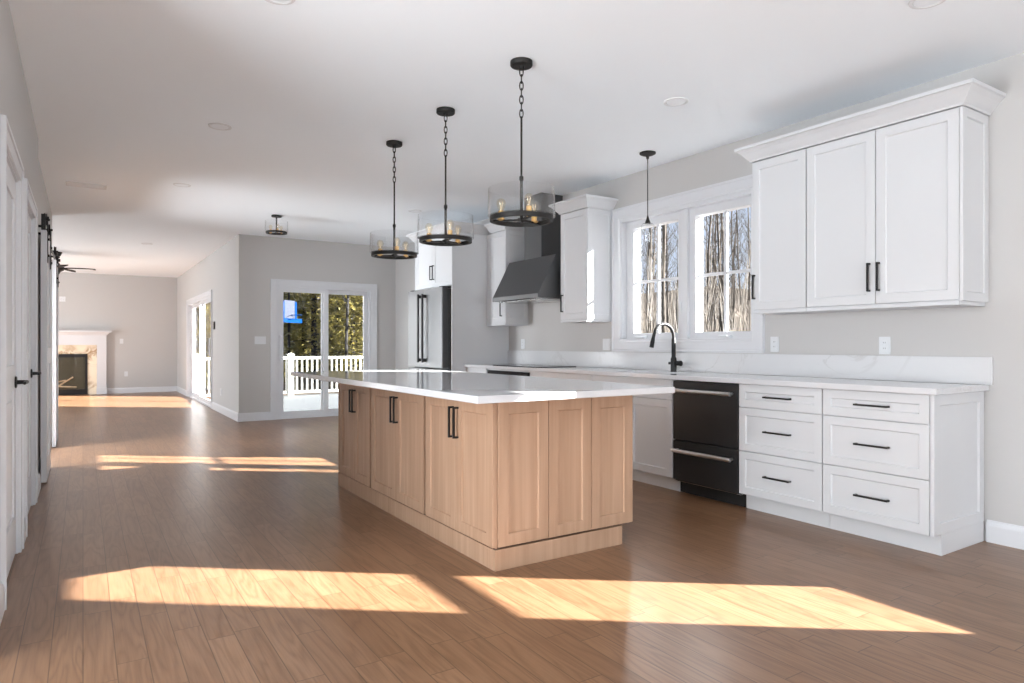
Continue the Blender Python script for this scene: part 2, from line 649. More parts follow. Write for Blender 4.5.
def wall_panel(mb, axis, a0, a1, u0, u1, z0, z1, holes):
    """a wall slab between a0..a1 on its thin axis with rectangular holes (u0,u1,z0,z1)"""
    us = sorted({u0, u1, *[h[0] for h in holes], *[h[1] for h in holes]})
    for i in range(len(us) - 1):
        ua, ub = us[i], us[i + 1]
        if ub <= u0 or ua >= u1: continue
        mid = (ua + ub) / 2
        cuts = sorted([(h[2], h[3]) for h in holes if h[0] < mid < h[1]])
        z = z0
        for (c0, c1) in cuts + [(z1, z1)]:
            if c0 > z + 1e-6:
                if axis == 'X': mb.box(a0, a1, ua, ub, z, c0)
                else: mb.box(ua, ub, a0, a1, z, c0)
            z = max(z, c1)


# ------------------------------------------------------------------ main dimensions
XW = 4.515      # kitchen wall face
XO = 4.675      # its outer face
XL = -0.305     # left wall face
XB = -0.335     # left wall face behind the barn doors
YD = 10.67      # dining wall (with the sliding door)
XV = 1.98       # living room wall on the right
YF = 18.5       # far living room wall
YR = -4.6       # rear wall
ZC = 2.84       # ceiling

# ------------------------------------------------------------------ the shell
mb = MB()
mb.box(-4.7, XO, YR - 0.15, YD + 0.15, -0.12, 0)
mb.box(-4.7, XV + 0.15, YD + 0.15, YF + 0.15, -0.12, 0)
structure(mb.build('floor', 'floor', origin=(0, 0, 0)), 'warm brown oak plank floor running the length of the room', 'floor')
mb = MB()
mb.box(-4.7, XO, YR - 0.15, YD + 0.15, ZC, ZC + 0.15)
mb.box(-4.7, XV + 0.15, YD + 0.15, YF + 0.15, ZC, ZC + 0.15)
structure(mb.build('ceiling', 'ceiling', origin=(0, 0, ZC)), 'flat white painted ceiling', 'ceiling')

KW = (3.40, 4.995, 1.19, 2.42)            # kitchen window hole in the right wall
NW = (-0.06, 0.70, 0.72, 2.46)            # double hung window beside the camera
mb = MB()
wall_panel(mb, 'X', XW, XO, YR - 0.15, YD + 0.15, 0, ZC, [KW, NW])
structure(mb.build('wall_right', 'wall', origin=(XW, 0, 0)), 'greige kitchen wall behind the white cabinets', 'wall')
mb = MB()
D1 = (3.75, 4.63, 0, 2.09)
D2 = (5.07, 5.95, 0, 2.09)
FOY = (0.4, 3.1, 0, 2.35)  # added opening, out of view, that lets the foyer fill lamp in
STU = (7.70, 9.06, 0, 2.09)
wall_panel(mb, 'X', XL - 0.12, XL, YR - 0.15, 6.6, 0, ZC, [FOY, D1, D2])
wall_panel(mb, 'X', XL - 0.12, XB, 6.6, 10.4, 0, ZC, [STU])
structure(mb.build('wall_left', 'wall', origin=(XL, 0, 0)), 'greige wall with two interior doors at the left', 'wall')
mb = MB()
DS = (2.53, 4.085, 0, 2.10)
wall_panel(mb, 'Y', YD, YD + 0.15, XV + 0.0, XO, 0, ZC, [DS])
structure(mb.build('wall_dining', 'wall', origin=(XV, YD, 0)), 'grey dining wall around the glass sliding door', 'wall')
LS = (13.2, 16.45, 0, 2.08)
mb = MB()
wall_panel(mb, 'X', XV, XV + 0.15, YD + 0.15, YF + 0.15, 0, ZC, [LS])
structure(mb.build('wall_living', 'wall', origin=(XV, YD, 0)), 'greige living room wall with the far sliding door', 'wall')
mb = MB().box(-4.7, XV, YF, YF + 0.15, 0, ZC)
structure(mb.build('wall_far', 'wall', origin=(0, YF, 0)), 'far living room wall behind the fireplace', 'wall')
mb = MB()
RWN = (0.3, 3.9, 0.35, 2.45)
wall_panel(mb, 'Y', YR - 0.15, YR, -0.425, XW, 0, ZC, [RWN])
structure(mb.build('wall_rear', 'wall', origin=(0, YR, 0)), 'wall behind the camera with a wide added window', 'wall')
mb = MB()
LWN = (12.5, 16.5, 0.4, 2.4)
wall_panel(mb, 'X', -4.7, -4.55, 10.4, YF, 0, ZC, [LWN])
mb.box(-4.7, XL - 0.12, 10.4 - 0.12, 10.4, 0, ZC)
structure(mb.build('wall_back', 'wall', origin=(-4.6, 10.4, 0)), 'living room walls hidden behind the left wall', 'wall')
# added foyer and study, out of view, each with a window for fill light
FOW = (0.2, 3.2, 0.4, 2.5)
STW = (7.2, 9.6, 0.5, 2.45)
mb = MB()
wall_panel(mb, 'X', -2.85, -2.70, -0.3, 3.5, 0, ZC, [FOW])
mb.box(-2.70, XL - 0.12, -0.3, -0.18, 0, ZC)
mb.box(-2.70, XL - 0.12, 3.38, 3.5, 0, ZC)
structure(mb.build('wall_added_foyer', 'wall', origin=(-2.7, 1.7, 0)), 'added foyer walls, unseen behind the left wall', 'wall')
mb = MB()
wall_panel(mb, 'X', -2.85, -2.70, 6.7, 10.28, 0, ZC, [STW])
mb.box(-2.70, XL - 0.12, 6.7, 6.82, 0, ZC)
structure(mb.build('wall_added_study', 'wall', origin=(-2.7, 8.4, 0)), 'added study walls, unseen behind the barn doors', 'wall')

def baseboard(name, runs):
    """runs: (face kind, position, u0, u1)"""
    mb = MB()
    for (k, pos, u0, u1) in runs:
        fm = face_map(k, pos)
        prof = [(0, 0), (0.016, 0), (0.016, 0.098), (0.013, 0.112), (0.008, 0.122), (0.006, 0.130), (0, 0.130)]
        mb.loft([[fm(u, z, w) for (w, z) in prof] for u in (u0, u1)])
    return structure(mb.build(name, 'trim', origin=(0, 0, 0)), None, None)


structure(baseboard('baseboard_right', [('-X', XW, YR, 1.775), ('-X', XW, 8.12, YD)]), 'white baseboard along the kitchen wall', 'baseboard')
structure(baseboard('baseboard_left', [('+X', XL, YR, 0.4), ('+X', XL, 3.1, 3.66), ('+X', XL, 4.72, 4.98), ('+X', XL, 6.04, 6.6), ('+X', XB, 6.6, 7.70), ('+X', XB, 9.06, 10.4)]), 'white baseboard along the left wall', 'baseboard')
structure(baseboard('baseboard_dining', [('-Y', YD, XV - 0.016, 2.445), ('-Y', YD, 4.17, XW)]), 'white baseboard under the dining wall', 'baseboard')
structure(baseboard('baseboard_living', [('-X', XV, YD, 13.11), ('-X', XV, 16.54, YF)]), 'white baseboard beside the far sliding door', 'baseboard')
structure(baseboard('baseboard_far', [('-Y', YF, 0.45, XV), ('-Y', YF, -4.5, -1.85)]), 'white baseboard beside the fireplace', 'baseboard')

# ------------------------------------------------------------------ kitchen window
win = bpy.data.objects.new('window_1', None)
C.objects.link(win)
win.location = (XW, 4.2, 1.1)
OFF[win] = Vector(win.location)
structure(win, 'white double casement kitchen window over the sink', 'window')


def casing(mb, fm, u0, u1, v0, v1, w, t=0.02, sill=True):
    """mitred flat casing with a back band, outer edges u0..u1, v0..v1"""
    def ring(i, h):
        return [fm(u0 + i, v0 + i if sill else v0, h), fm(u1 - i, v0 + i if sill else v0, h), fm(u1 - i, v1 - i, h), fm(u0 + i, v1 - i, h)]
    if sill:
        rs = [ring(0, 0), ring(0, t + 0.006), ring(0.018, t + 0.006), ring(0.022, t), ring(w - 0.02, t), ring(w - 0.012, t - 0.006), ring(w, t - 0.006), ring(w, 0)]
        mb.loft(rs, close_ends=False)
    else:
        for (a0, a1, b0, b1) in ((u0 + 0.02, u0 + w, v0, v1 - 0.02), (u1 - w, u1 - 0.02, v0, v1 - 0.02), (u0 + w, u1 - w, v1 - w, v1 - 0.02)):
            mbox(mb, fm, a0, a1, b0, b1, 0, t - 0.004)
        for (a0, a1, b0, b1) in ((u0, u0 + 0.02, v0, v1), (u1 - 0.02, u1, v0, v1), (u0 + 0.02, u1 - 0.02, v1 - 0.02, v1)):
            mbox(mb, fm, a0, a1, b0, b1, 0, t + 0.004)


fm = face_map('-X', XW)
mb = MB()
casing(mb, fm, 3.31, 5.085, 1.10, 2.53, 0.118)
mb.build('casing', 'trim', win)
# frame in the wall: jambs, head, sill and the mullion between the sashes
mb = MB()
y0, y1, z0, z1 = KW
OP = [(4.27, 4.855), (3.475, 4.065)]          # visible openings of the two sashes
GZ0, GZ1 = 1.28, 2.315
mb.box(XW - 0.004, XO, y0, y0 + 0.004, z0, z1)
mb.box(XW - 0.004, XO, y1 - 0.035, y1, z0, z1)
mb.box(XW - 0.004, XO, y0 + 0.004, y1 - 0.035, z1 - 0.035, z1)
mb.box(XW - 0.004, XO, y0 + 0.004, y1 - 0.035, z0, z0 + 0.035)
mb.box(XW + 0.03, XO, 4.135, 4.20, z0 + 0.035, z1 - 0.035)
mb.build('frame', 'trim', win, bevel=0.002)
for k, (a, b) in enumerate(OP):
    # each sash: stiles and rails around the opening, reaching out to the outer face
    ya = {0: 4.20, 1: 3.404}[k]
    yb = {0: 4.96, 1: 4.135}[k]
    mb = MB()
    za, zb = z0 + 0.035, z1 - 0.035
    for (p, q, r, s) in ((ya, a, za, zb), (b, yb, za, zb), (a, b, za, GZ0), (a, b, GZ1, zb)):
        mb.box(4.575, XO - 0.006, p, q, r, s)
    sash = mb.build('sash', 'trim', win, bevel=0.002)
    mb = MB()
    mid = (a + b) / 2
    zm = (GZ0 + GZ1) / 2 - 0.015
    mb.box(4.61, 4.63, mid - 0.015, mid + 0.015, GZ0, GZ1)
    mb.box(4.61, 4.63, a, mid - 0.015, zm - 0.013, zm + 0.013)
    mb.box(4.61, 4.63, mid + 0.015, b, zm - 0.013, zm + 0.013)
    mb.build('muntin', 'trim', sash)
    MB().box(4.632, 4.635, a, b, GZ0, GZ1).build('pane', 'glass', sash)
    mb = MB()
    cy = (a + b) / 2 + (0.10 if k == 0 else 0.0)
    if k == 0: cy = b - 0.13
    if k == 1: cy = (a + b) / 2 - 0.05
    mb.box(XW + 0.02, 4.576, cy - 0.055, cy + 0.055, z0 + 0.036, z0 + 0.062)
    mb.box(XW - 0.012, XW + 0.022, cy - 0.05, cy + 0.04, z0 + 0.044, z0 + 0.056)
    mb.build('crank_handle', 'plate', sash, bevel=0.003)
    mb = MB()
    mb.box(4.562, 4.576, (ya + 0.02), (ya + 0.035), 1.45, 1.56)
    mb.build('sash_lock', 'plate', sash, bevel=0.003)

# double hung window beside the camera (its sun falls across the floor in front of the island)
win2 = bpy.data.objects.new('window_2', None)
C.objects.link(win2)
win2.location = (XW, 0.34, 0.7)
OFF[win2] = Vector(win2.location)
structure(win2, 'white double hung window beside the camera', 'window')
mb = MB()
casing(mb, fm, -0.11, 0.79, 0.65, 2.55, 0.09)
mb.build('casing', 'trim', win2)
for (a, b) in ((0.79, 1.55), (1.632, 2.385)):
    mb = MB()
    u0, u1 = (0.0 if a < 1 else 0.03), 0.648
    zl, zh = (0.72, 1.591) if a < 1 else (1.591, 2.46)
    for (p, q, r, s) in ((-0.06, u0, zl, zh), (u1, 0.70, zl, zh), (u0, u1, zl, a), (u0, u1, b, zh)):
        mb.box(4.565, 4.615, p, q, r, s)
    sash = mb.build('sash', 'trim', win2)
    MB().box(4.588, 4.592, u0, u1, a, b).build('pane', 'glass', sash)

# frames and panes of the added, unseen windows that pass the fill light
for (nm, ax, pos, u0, u1, v0, v1, lab) in (('window_5', 'X', -2.70, 0.2, 3.2, 0.4, 2.5, 'added wide foyer window, unseen at the left, for fill light'), ('window_6', 'X', -2.70, 7.2, 9.6, 0.5, 2.45, 'added wide study window, unseen behind the barn doors, for fill light'), ('window_3', 'Y', YR, 0.3, 3.9, 0.35, 2.45, 'added wide window, unseen behind the camera, for fill light'), ('window_4', 'X', -4.55, 12.5, 16.5, 0.4, 2.4, 'added wide living room window, unseen at the left, for fill light')):
    w = bpy.data.objects.new(nm, None)
    C.objects.link(w)
    w.location = (2.1, YR, 0.35) if ax == 'Y' else (pos, (u0 + u1) / 2, v0)
    OFF[w] = Vector(w.location)
    structure(w, lab, 'window')
    fmr = face_map('+Y' if ax == 'Y' else '+X', pos)
    mb = MB()
    casing(mb, fmr, u0 - 0.09, u1 + 0.09, v0 - 0.09, v1 + 0.09, 0.09)
    n_ = 3
    for k in range(n_ + 1):
        c = u0 + (u1 - u0) * k / n_
        mbox(mb, fmr, max(u0, c - 0.035), min(u1, c + 0.035), v0, v1, -0.11, -0.03)
    mbox(mb, fmr, u0, u1, v0, v0 + 0.05, -0.11, -0.03)
    mbox(mb, fmr, u0, u1, v1 - 0.05, v1, -0.11, -0.03)
    mb.build('frame', 'trim', w)
    mb = MB()
    mbox(mb, fmr, u0, u1, v0, v1, -0.072, -0.068)
    mb.build('pane', 'glass', w)

# ------------------------------------------------------------------ sliding doors
def sliding_door(name, kind, pos, u0, u1, top, label, flip, glass_open=None):
    d = bpy.data.objects.new(name, None)
    C.objects.link(d)
    fm = face_map(kind, pos)
    d.location = fm((u0 + u1) / 2, 0, 0)
    OFF[d] = Vector(d.location)
    structure(d, label, 'door')
    mb = MB()
    casing(mb, fm, u0 - 0.088, u1 + 0.088, 0, top + 0.088, 0.09, 0.02, sill=False)
    mb.build('casing', 'trim', d, bevel=0.002)
    mb = MB()
    for (a, b, c, e) in ((u0, u0 + 0.035, 0, top), (u1 - 0.035, u1, 0, top), (u0 + 0.035, u1 - 0.035, top - 0.04, top), (u0 + 0.035, u1 - 0.035, 0, 0.035)):
        mbox(mb, fm, a, b, c, e, -0.15, 0.0)
    mb.build('frame', 'trim', d, bevel=0.002)
    m = (u0 + u1) / 2
    pans = [(u0 + 0.035, m + 0.05, -0.06, -0.02), (m - 0.05, u1 - 0.035, -0.115, -0.075)]
    if flip: pans = [(u0 + 0.035, m + 0.05, -0.115, -0.075), (m - 0.05, u1 - 0.035, -0.06, -0.02)]
    for k, (a, b, w0, w1) in enumerate(pans):
        mb = MB()
        st = 0.078
        for (p, q, r, s) in ((a, a + st, 0.035, top - 0.04), (b - st, b, 0.035, top - 0.04), (a + st, b - st, 0.035, 0.115), (a + st, b - st, top - 0.105, top - 0.04)):
            mbox(mb, fm, p, q, r, s, w0, w1)
        pn = mb.build('door_panel', 'trim', d, bevel=0.003)
        mb = MB()
        mbox(mb, fm, a + st, b - st, 0.115, top - 0.105, (w0 + w1) / 2 - 0.003, (w0 + w1) / 2 + 0.003)
        mb.build('pane', 'glass', pn)
        if w1 > -0.05:
            mb = MB()
            hu = (a + st / 2) if not flip else (b - st / 2)
            mb.tube([fm(hu, 0.92, w1), fm(hu, 0.95, w1 + 0.045), fm(hu, 1.12, w1 + 0.05), fm(hu, 1.28, w1 + 0.045), fm(hu, 1.31, w1)], 0.013, 8)
            mbox(mb, fm, hu - 0.02, hu + 0.02, 0.90, 1.33, w1 - 0.001, w1 + 0.008)
            mb.build('door_handle', 'plate', pn, smooth=True)
    return d


sliding_door('door_3', '-Y', YD, DS[0], DS[1], 2.10, 'white glass sliding door to the deck with trees beyond', False)
sliding_door('door_4', '-X', XV, LS[0], LS[1], 2.08, 'far white sliding door seen at a sharp angle in the living room', False)

# ------------------------------------------------------------------ interior doors on the left
fml = face_map('+X', XL)


def lever(mb, fm, u, v, w, s):
    c = [fm(u, v, w + q) for q in (0, 0.008, 0.010)]
    mb.tube(c, [0.032, 0.032, 0.026], 20)
    mb.tube([fm(u, v, w + 0.008), fm(u, v, w + 0.058)], [0.012, 0.010], 12)
    mb.tube([fm(u - s * 0.012, v, w + 0.052), fm(u + s * 0.05, v + 0.003, w + 0.054), fm(u + s * 0.115, v - 0.002, w + 0.050)], [0.011, 0.010, 0.008], 10)


for (nm, (a, b, _z, top), lab) in (('door_1', D1, 'nearest white two panel door in the left wall with black lever'), ('door_2', D2, 'second white panel door in the left wall before the barn doors')):
    d = bpy.data.objects.new(nm, None)
    C.objects.link(d)
    d.location = (XL, (a + b) / 2, 0)
    OFF[d] = Vector(d.location)
    structure(d, lab, 'door')
    mb = MB()
    casing(mb, fml, a - 0.09, b + 0.09, 0, top + 0.09, 0.09, 0.018, sill=False)
    mb.build('casing', 'trim', d, bevel=0.002)
    mb = MB()
    for (p, q, r, s) in ((a, a + 0.012, 0, top), (b - 0.012, b, 0, top), (a + 0.012, b - 0.012, top - 0.012, top)):
        mbox(mb, fml, p, q, r, s, -0.12, 0)
    mb.build('jamb', 'trim', d)
    mb = MB()
    pa, pb = a + 0.015, b - 0.015
    w0, w1 = -0.048, -0.010
    st = 0.115
    for (p, q, r, s) in ((pa, pa + st, 0.01, top - 0.015), (pb - st, pb, 0.01, top - 0.015), (pa + st, pb - st, 0.01, 0.23), (pa + st, pb - st, 0.92, 1.06), (pa + st, pb - st, top - 0.13, top - 0.015)):
        mbox(mb, fml, p, q, r, s, w0, w1)
    for (r, s) in ((0.23, 0.92), (1.06, top - 0.13)):
        mbox(mb, fml, pa + st, pb - st, r, s, w0 + 0.008, w1 - 0.010)
        mbox(mb, fml, pa + st + 0.05, pb - st - 0.05, r + 0.05, s - 0.05, w0 + 0.008, w1 - 0.004)
    slab = mb.build('door_slab', 'trim', d, bevel=0.002)
    mb = MB()
    lever(mb, fml, b - 0.075, 0.962, w1, -1)
    mb.build('door_handle', 'black', slab, smooth=True)
    for z in (0.25, 1.05, 1.82):
        mb = MB()
        mb.tube([fml(a + 0.012, z - 0.045, w1 + 0.006), fml(a + 0.012, z + 0.045, w1 + 0.006)], 0.007, 8)
        mb.build('hinge', 'black', slab)

# ------------------------------------------------------------------ barn doors and their track
XBD0, XBD1 = -0.296, -0.256


def barn_door(y0, y1, label):
    t = thing('barn_door', label, 'barn door', ((XBD0 + XBD1) / 2, (y0 + y1) / 2, 0.012), 'barn doors on the left wall')
    mb = MB()
    fmb = face_map('+X', XBD0)
    zt = 2.13
    th = XBD1 - XBD0
    st = 0.12
    for (p, q, r, s) in ((y0, y0 + st, 0.012, zt), (y1 - st, y1, 0.012, zt), (y0 + st, y1 - st, 0.012, 0.20), (y0 + st, y1 - st, 1.0, 1.14), (y0 + st, y1 - st, zt - 0.14, zt)):
        mbox(mb, fmb, p, q, r, s, 0, th)
    mbox(mb, fmb, y0 + st, y1 - st, 0.2, 1.0, 0.01, th - 0.012)
    mbox(mb, fmb, y0 + st, y1 - st, 1.14, zt - 0.14, 0.01, th - 0.012)
    mb.build('panel', 'trim', t, bevel=0.002)
    for c in (y0 + 0.13, y1 - 0.13):
        mb = MB()
        mb.box(XBD1 - 0.001, XBD1 + 0.006, c - 0.022, c + 0.022, zt - 0.26, zt + 0.115)
        mb.box(XBD0 + 0.012, XBD1 + 0.006, c - 0.022, c + 0.022, zt + 0.001, zt + 0.012)
        for z in (zt - 0.06, zt - 0.20):
            mb.tube([(XBD1 + 0.005, c, z), (XBD1 + 0.016, c, z)], 0.012, 6)
        hg = mb.build('strap_hanger', 'black', t)
        mb = MB()
        mb.tube([(XBD0 + 0.016, c, zt + 0.108), (XBD0 + 0.024, c, zt + 0.108), (XBD0 + 0.030, c, zt + 0.108), (XBD1 - 0.001, c, zt + 0.108)], [0.055, 0.055, 0.048, 0.055], 24)
        mb.tube([(XBD0 + 0.005, c, zt + 0.108), (XBD1 + 0.018, c, zt + 0.108)], 0.010, 8)
        mb.build('roller_wheel', 'black', hg)
    return t


barn_door(6.80, 7.66, 'nearer white barn door hanging on black rollers at the left wall')
barn_door(9.10, 9.96, 'farther white barn door beyond the nearer one on the black track')
t = thing('barn_door_track', 'black steel barn door track bolted to the left wall', 'track', ((XBD0 + XBD1) / 2, 8.4, 2.14))
mb = MB()
mb.box(XBD0 + 0.017, XBD0 + 0.024, 6.72, 10.05, 2.143, 2.182)
mb.build('rail', 'black', t)
for k in range(8):
    y = 6.80 + k * 0.455
    MB().tube([(XB, y, 2.16), (XBD0 + 0.017, y, 2.16)], 0.011, 8).build('standoff', 'black', t)
for y in (6.75, 10.02):
    mb = MB()
    mb.box(XBD0 + 0.005, XBD0 + 0.036, y - 0.02, y + 0.02, 2.125, 2.255)
    mb.tube([(XBD0 + 0.03, y, 2.22), (XBD0 + 0.058, y, 2.22)], 0.018, 10)
    mb.build('end_stop', 'black', t)

# ------------------------------------------------------------------ kitchen base cabinets
XF = 3.925              # carcass front; doors add 20 mm
ZB, ZT = 0.115, 0.893   # bottom and top of the boxes
fk = face_map('-X', XF)


def base_box(parent, y0, y1, toe=True, mat='cab'):
    mb = MB()
    mb.box(XF, XW - 0.004, y0, y1, ZB - 0.002, ZT)
    mb.build('body', mat, parent)
    if toe:
        MB().box(XF + 0.065, XW - 0.004, y0, y1, 0.0, ZB - 0.002).build('toe_kick', 'cab', parent)


def drawer(parent, y0, y1, z0, z1, hl=0.2, g=0.0022):
    mb = MB()
    shaker(mb, fk, y0 + g, y1 - g, z0 + g, z1 - g, 0.02, 0.052)
    d = mb.build('drawer', 'cab', parent)
    if hl:
        zc = (z0 + z1) / 2
        pull(face_map('-X', XF - 0.02), (y0 + y1) / 2, zc, hl, False, d)
    return d


def door(parent, y0, y1, z0, z1, hy=None, hz=None, g=0.0022, fmx=None, fmh=None, hl=0.18, frame=0.058, mat='cab', name='door', hmat='black'):
    mb = MB()
    shaker(mb, fmx or fk, y0 + g, y1 - g, z0 + g, z1 - g, 0.02, frame)
    d = mb.build(name, mat, parent)
    if hy is not None:
        pull(fmh or face_map('-X', XF - 0.02), hy, hz, hl, True, d, mat=hmat)
    return d


c = thing('drawer_cabinet', 'white three drawer base cabinet at the right end of the counter', 'cabinet', ((XF + XW) / 2, 2.12, 0))
base_box(c, 1.81, 2.442)
mb = MB()
fe = face_map('-Y', 1.81)
shaker(mb, fe, XF - 0.018, XW - 0.004, 0.118, ZT, 0.02, 0.06)
mb.build('end_panel', 'cab', c)
MB().box(XF + 0.062, XW - 0.012, 1.79, 1.81, 0, 0.118).build('end_kick', 'cab', c)
for (a, b) in ((0.115, 0.421), (0.421, 0.728), (0.728, 0.893)):
    drawer(c, 1.812, 2.442, a, b)
c = thing('drawer_cabinet', 'white three drawer base cabinet beside the black dishwasher', 'cabinet', ((XF + XW) / 2, 2.76, 0))
base_box(c, 2.444, 3.076)
for (a, b) in ((0.115, 0.421), (0.421, 0.728), (0.728, 0.893)):
    drawer(c, 2.444, 3.076, a, b)

# dishwasher
t = thing('dishwasher', 'black stainless two drawer dishwasher with bright bar handles', 'dishwasher', (4.2, 3.39, 0))
MB().box(XF + 0.01, XW - 0.03, 3.082, 3.702, 0.10, 0.885).build('body', 'rubber', t)
MB().box(XF + 0.07, XW - 0.05, 3.079, 3.705, 0.0, 0.10).build('toe_kick', 'rubber', t)
for (a, b, hz) in ((0.112, 0.418, 0.347), (0.428, 0.885, 0.815)):
    mb = MB().box(XF - 0.018, XF + 0.012, 3.084, 3.700, a, b)
    d = mb.build('drawer_front', 'blacksteel', t, bevel=0.004)
    mb = MB()
    mb.tube([(XF - 0.066, 3.115, hz), (XF - 0.066, 3.67, hz)], 0.015, 14)
    for y in (3.135, 3.65):
        mb.tube([(XF - 0.016, y, hz), (XF - 0.066, y, hz)], 0.011, 10)
    mb.build('handle', 'chrome', d, smooth=True)
MB().box(XF + 0.02, XF + 0.05, 3.09, 3.69, 0.094, 0.101).build('kick_strip', 'steel', t)

c = thing('sink_cabinet', 'white sink base cabinet with false front left of the dishwasher', 'cabinet', ((XF + XW) / 2, 4.2, 0))
mb = MB()
mb.box(XF, XW - 0.004, 3.708, 3.726, ZB - 0.002, ZT)
mb.box(XF, XW - 0.004, 4.682, 4.70, ZB - 0.002, ZT)
mb.box(XF, XW - 0.004, 3.726, 4.682, ZB - 0.002, ZB + 0.016)
mb.box(XW - 0.016, XW - 0.004, 3.726, 4.682, ZB + 0.016, ZT)
mb.box(XF, XF + 0.018, 3.726, 4.682, ZT - 0.16, ZT)
mb.build('body', 'cab', c)
MB().box(XF + 0.065, XW - 0.004, 3.708, 4.70, 0.0, ZB - 0.002).build('toe_kick', 'cab', c)
mb = MB()
mb.loft([[fk(3.712, 0.731, 0), fk(4.698, 0.731, 0), fk(4.698, 0.891, 0), fk(3.712, 0.891, 0)], [fk(3.712, 0.731, 0.02), fk(4.698, 0.731, 0.02), fk(4.698, 0.891, 0.02), fk(3.712, 0.891, 0.02)]])
mb.build('false_front', 'cab', c, bevel=0.001)
door(c, 3.71, 4.205, 0.115, 0.729, 4.165, 0.60)
door(c, 4.205, 4.70, 0.115, 0.729, 4.245, 0.60)

c = thing('base_cabinet', 'white base cabinet between the sink cabinet and the oven', 'cabinet', ((XF + XW) / 2, 5.2, 0))
base_box(c, 4.702, 5.688)
drawer(c, 4.702, 5.688, 0.728, 0.893)
door(c, 4.702, 5.195, 0.115, 0.728, 5.155, 0.60)
door(c, 5.195, 5.688, 0.115, 0.728, 5.235, 0.60)

t = thing('built_in_oven', 'built in oven with dark control strip under the cooktop', 'oven', ((XF + XW) / 2, 6.14, 0))
MB().box(XF, XW - 0.004, 5.69, 6.585, ZB - 0.002, ZT).build('body', 'cab', t)
MB().box(XF + 0.065, XW - 0.004, 5.69, 6.585, 0, ZB - 0.002).build('toe_kick', 'cab', t)
MB().box(XF - 0.022, XF, 5.72, 6.555, 0.805, 0.878).build('control_panel', 'blackglass', t, bevel=0.002)
d = MB().box(XF - 0.022, XF, 5.72, 6.555, 0.16, 0.80).build('oven_door', 'steel', t, bevel=0.003)
MB().box(XF - 0.025, XF - 0.021, 5.84, 6.43, 0.28, 0.66).build('oven_window', 'blackglass', d)
mb = MB()
mb.tube([(XF - 0.06, 5.78, 0.755), (XF - 0.06, 6.49, 0.755)], 0.011, 10)
for y in (5.80, 6.47):
    mb.tube([(XF - 0.02, y, 0.755), (XF - 0.06, y, 0.755)], 0.009, 8)
mb.build('handle', 'chrome', d)

c = thing('base_cabinet', 'narrow white base cabinet between oven and refrigerator panel', 'cabinet', ((XF + XW) / 2, 6.82, 0))
base_box(c, 6.587, 7.045)
drawer(c, 6.587, 7.045, 0.728, 0.893, 0.16)
door(c, 6.587, 7.045, 0.115, 0.728, 6.64, 0.60)

# worktop with a cut-out for the sink
SX0, SX1, SY0, SY1 = 4.00, 4.30, 3.86, 4.54
mb = MB()
X0, X1, Y0, Y1, Z0, Z1 = 3.875, XW - 0.002, 1.764, 7.048, 0.8945, 0.930


def slab_ring(x0, x1, y0, y1, z):
    return [(x0, y0, z), (x1, y0, z), (x1, y1, z), (x0, y1, z)]


e = 0.003
outer = [slab_ring(X0 + e, X1 - e, Y0 + e, Y1 - e, Z0), slab_ring(X0, X1, Y0, Y1, Z0 + e), slab_ring(X0, X1, Y0, Y1, Z1 - e), slab_ring(X0 + e, X1 - e, Y0 + e, Y1 - e, Z1)]
inner = [slab_ring(SX0, SX1, SY0, SY1, Z1), slab_ring(SX0, SX1, SY0, SY1, Z0)]
mb.loft(outer + inner + [outer[0]], close_ends=False)
tag(mb.build('countertop', 'quartz', smooth=False), 'long white quartz countertop along the kitchen wall', 'countertop')
mb = MB().box(XW - 0.022, XW - 0.001, 1.744, 7.048, 0.931, 1.096)
tag(mb.build('backsplash', 'splash', bevel=0.002), 'low white veined quartz backsplash along the kitchen wall', 'backsplash')
# sink
mb = MB()
zr, zb = 0.8935, 0.69
rings = [slab_ring(SX0 - 0.02, SX1 + 0.02, SY0 - 0.02, SY1 + 0.02, zr), slab_ring(SX0 - 0.02, SX1 + 0.02, SY0 - 0.02, SY1 + 0.02, zr - 0.004),
         slab_ring(SX0 - 0.008, SX1 + 0.008, SY0 - 0.008, SY1 + 0.008, zr - 0.006), slab_ring(SX0 - 0.004, SX1 + 0.004, SY0 - 0.004, SY1 + 0.004, zb - 0.006),
         slab_ring(SX0 + 0.004, SX1 - 0.004, SY0 + 0.004, SY1 - 0.004, zb), slab_ring(SX0 - 0.002, SX1 + 0.002, SY0 - 0.002, SY1 + 0.002, zr)]
mb.loft(rings[:4])
mb.loft([rings[4], rings[5]], close_ends=False)
mb.poly(rings[4])
mb.loft([rings[5], rings[0]], close_ends=False)
t = thing('sink', 'stainless undermount kitchen sink below the faucet', 'sink', (4.15, 4.2, 0.69))
mb.build('basin', 'steel', t)
MB().lathe(4.15, 4.2, [(0.0, zb + 0.003), (0.03, zb + 0.003), (0.045, zb + 0.005), (0.047, zb + 0.001)], 20).build('drain', 'chrome', t)

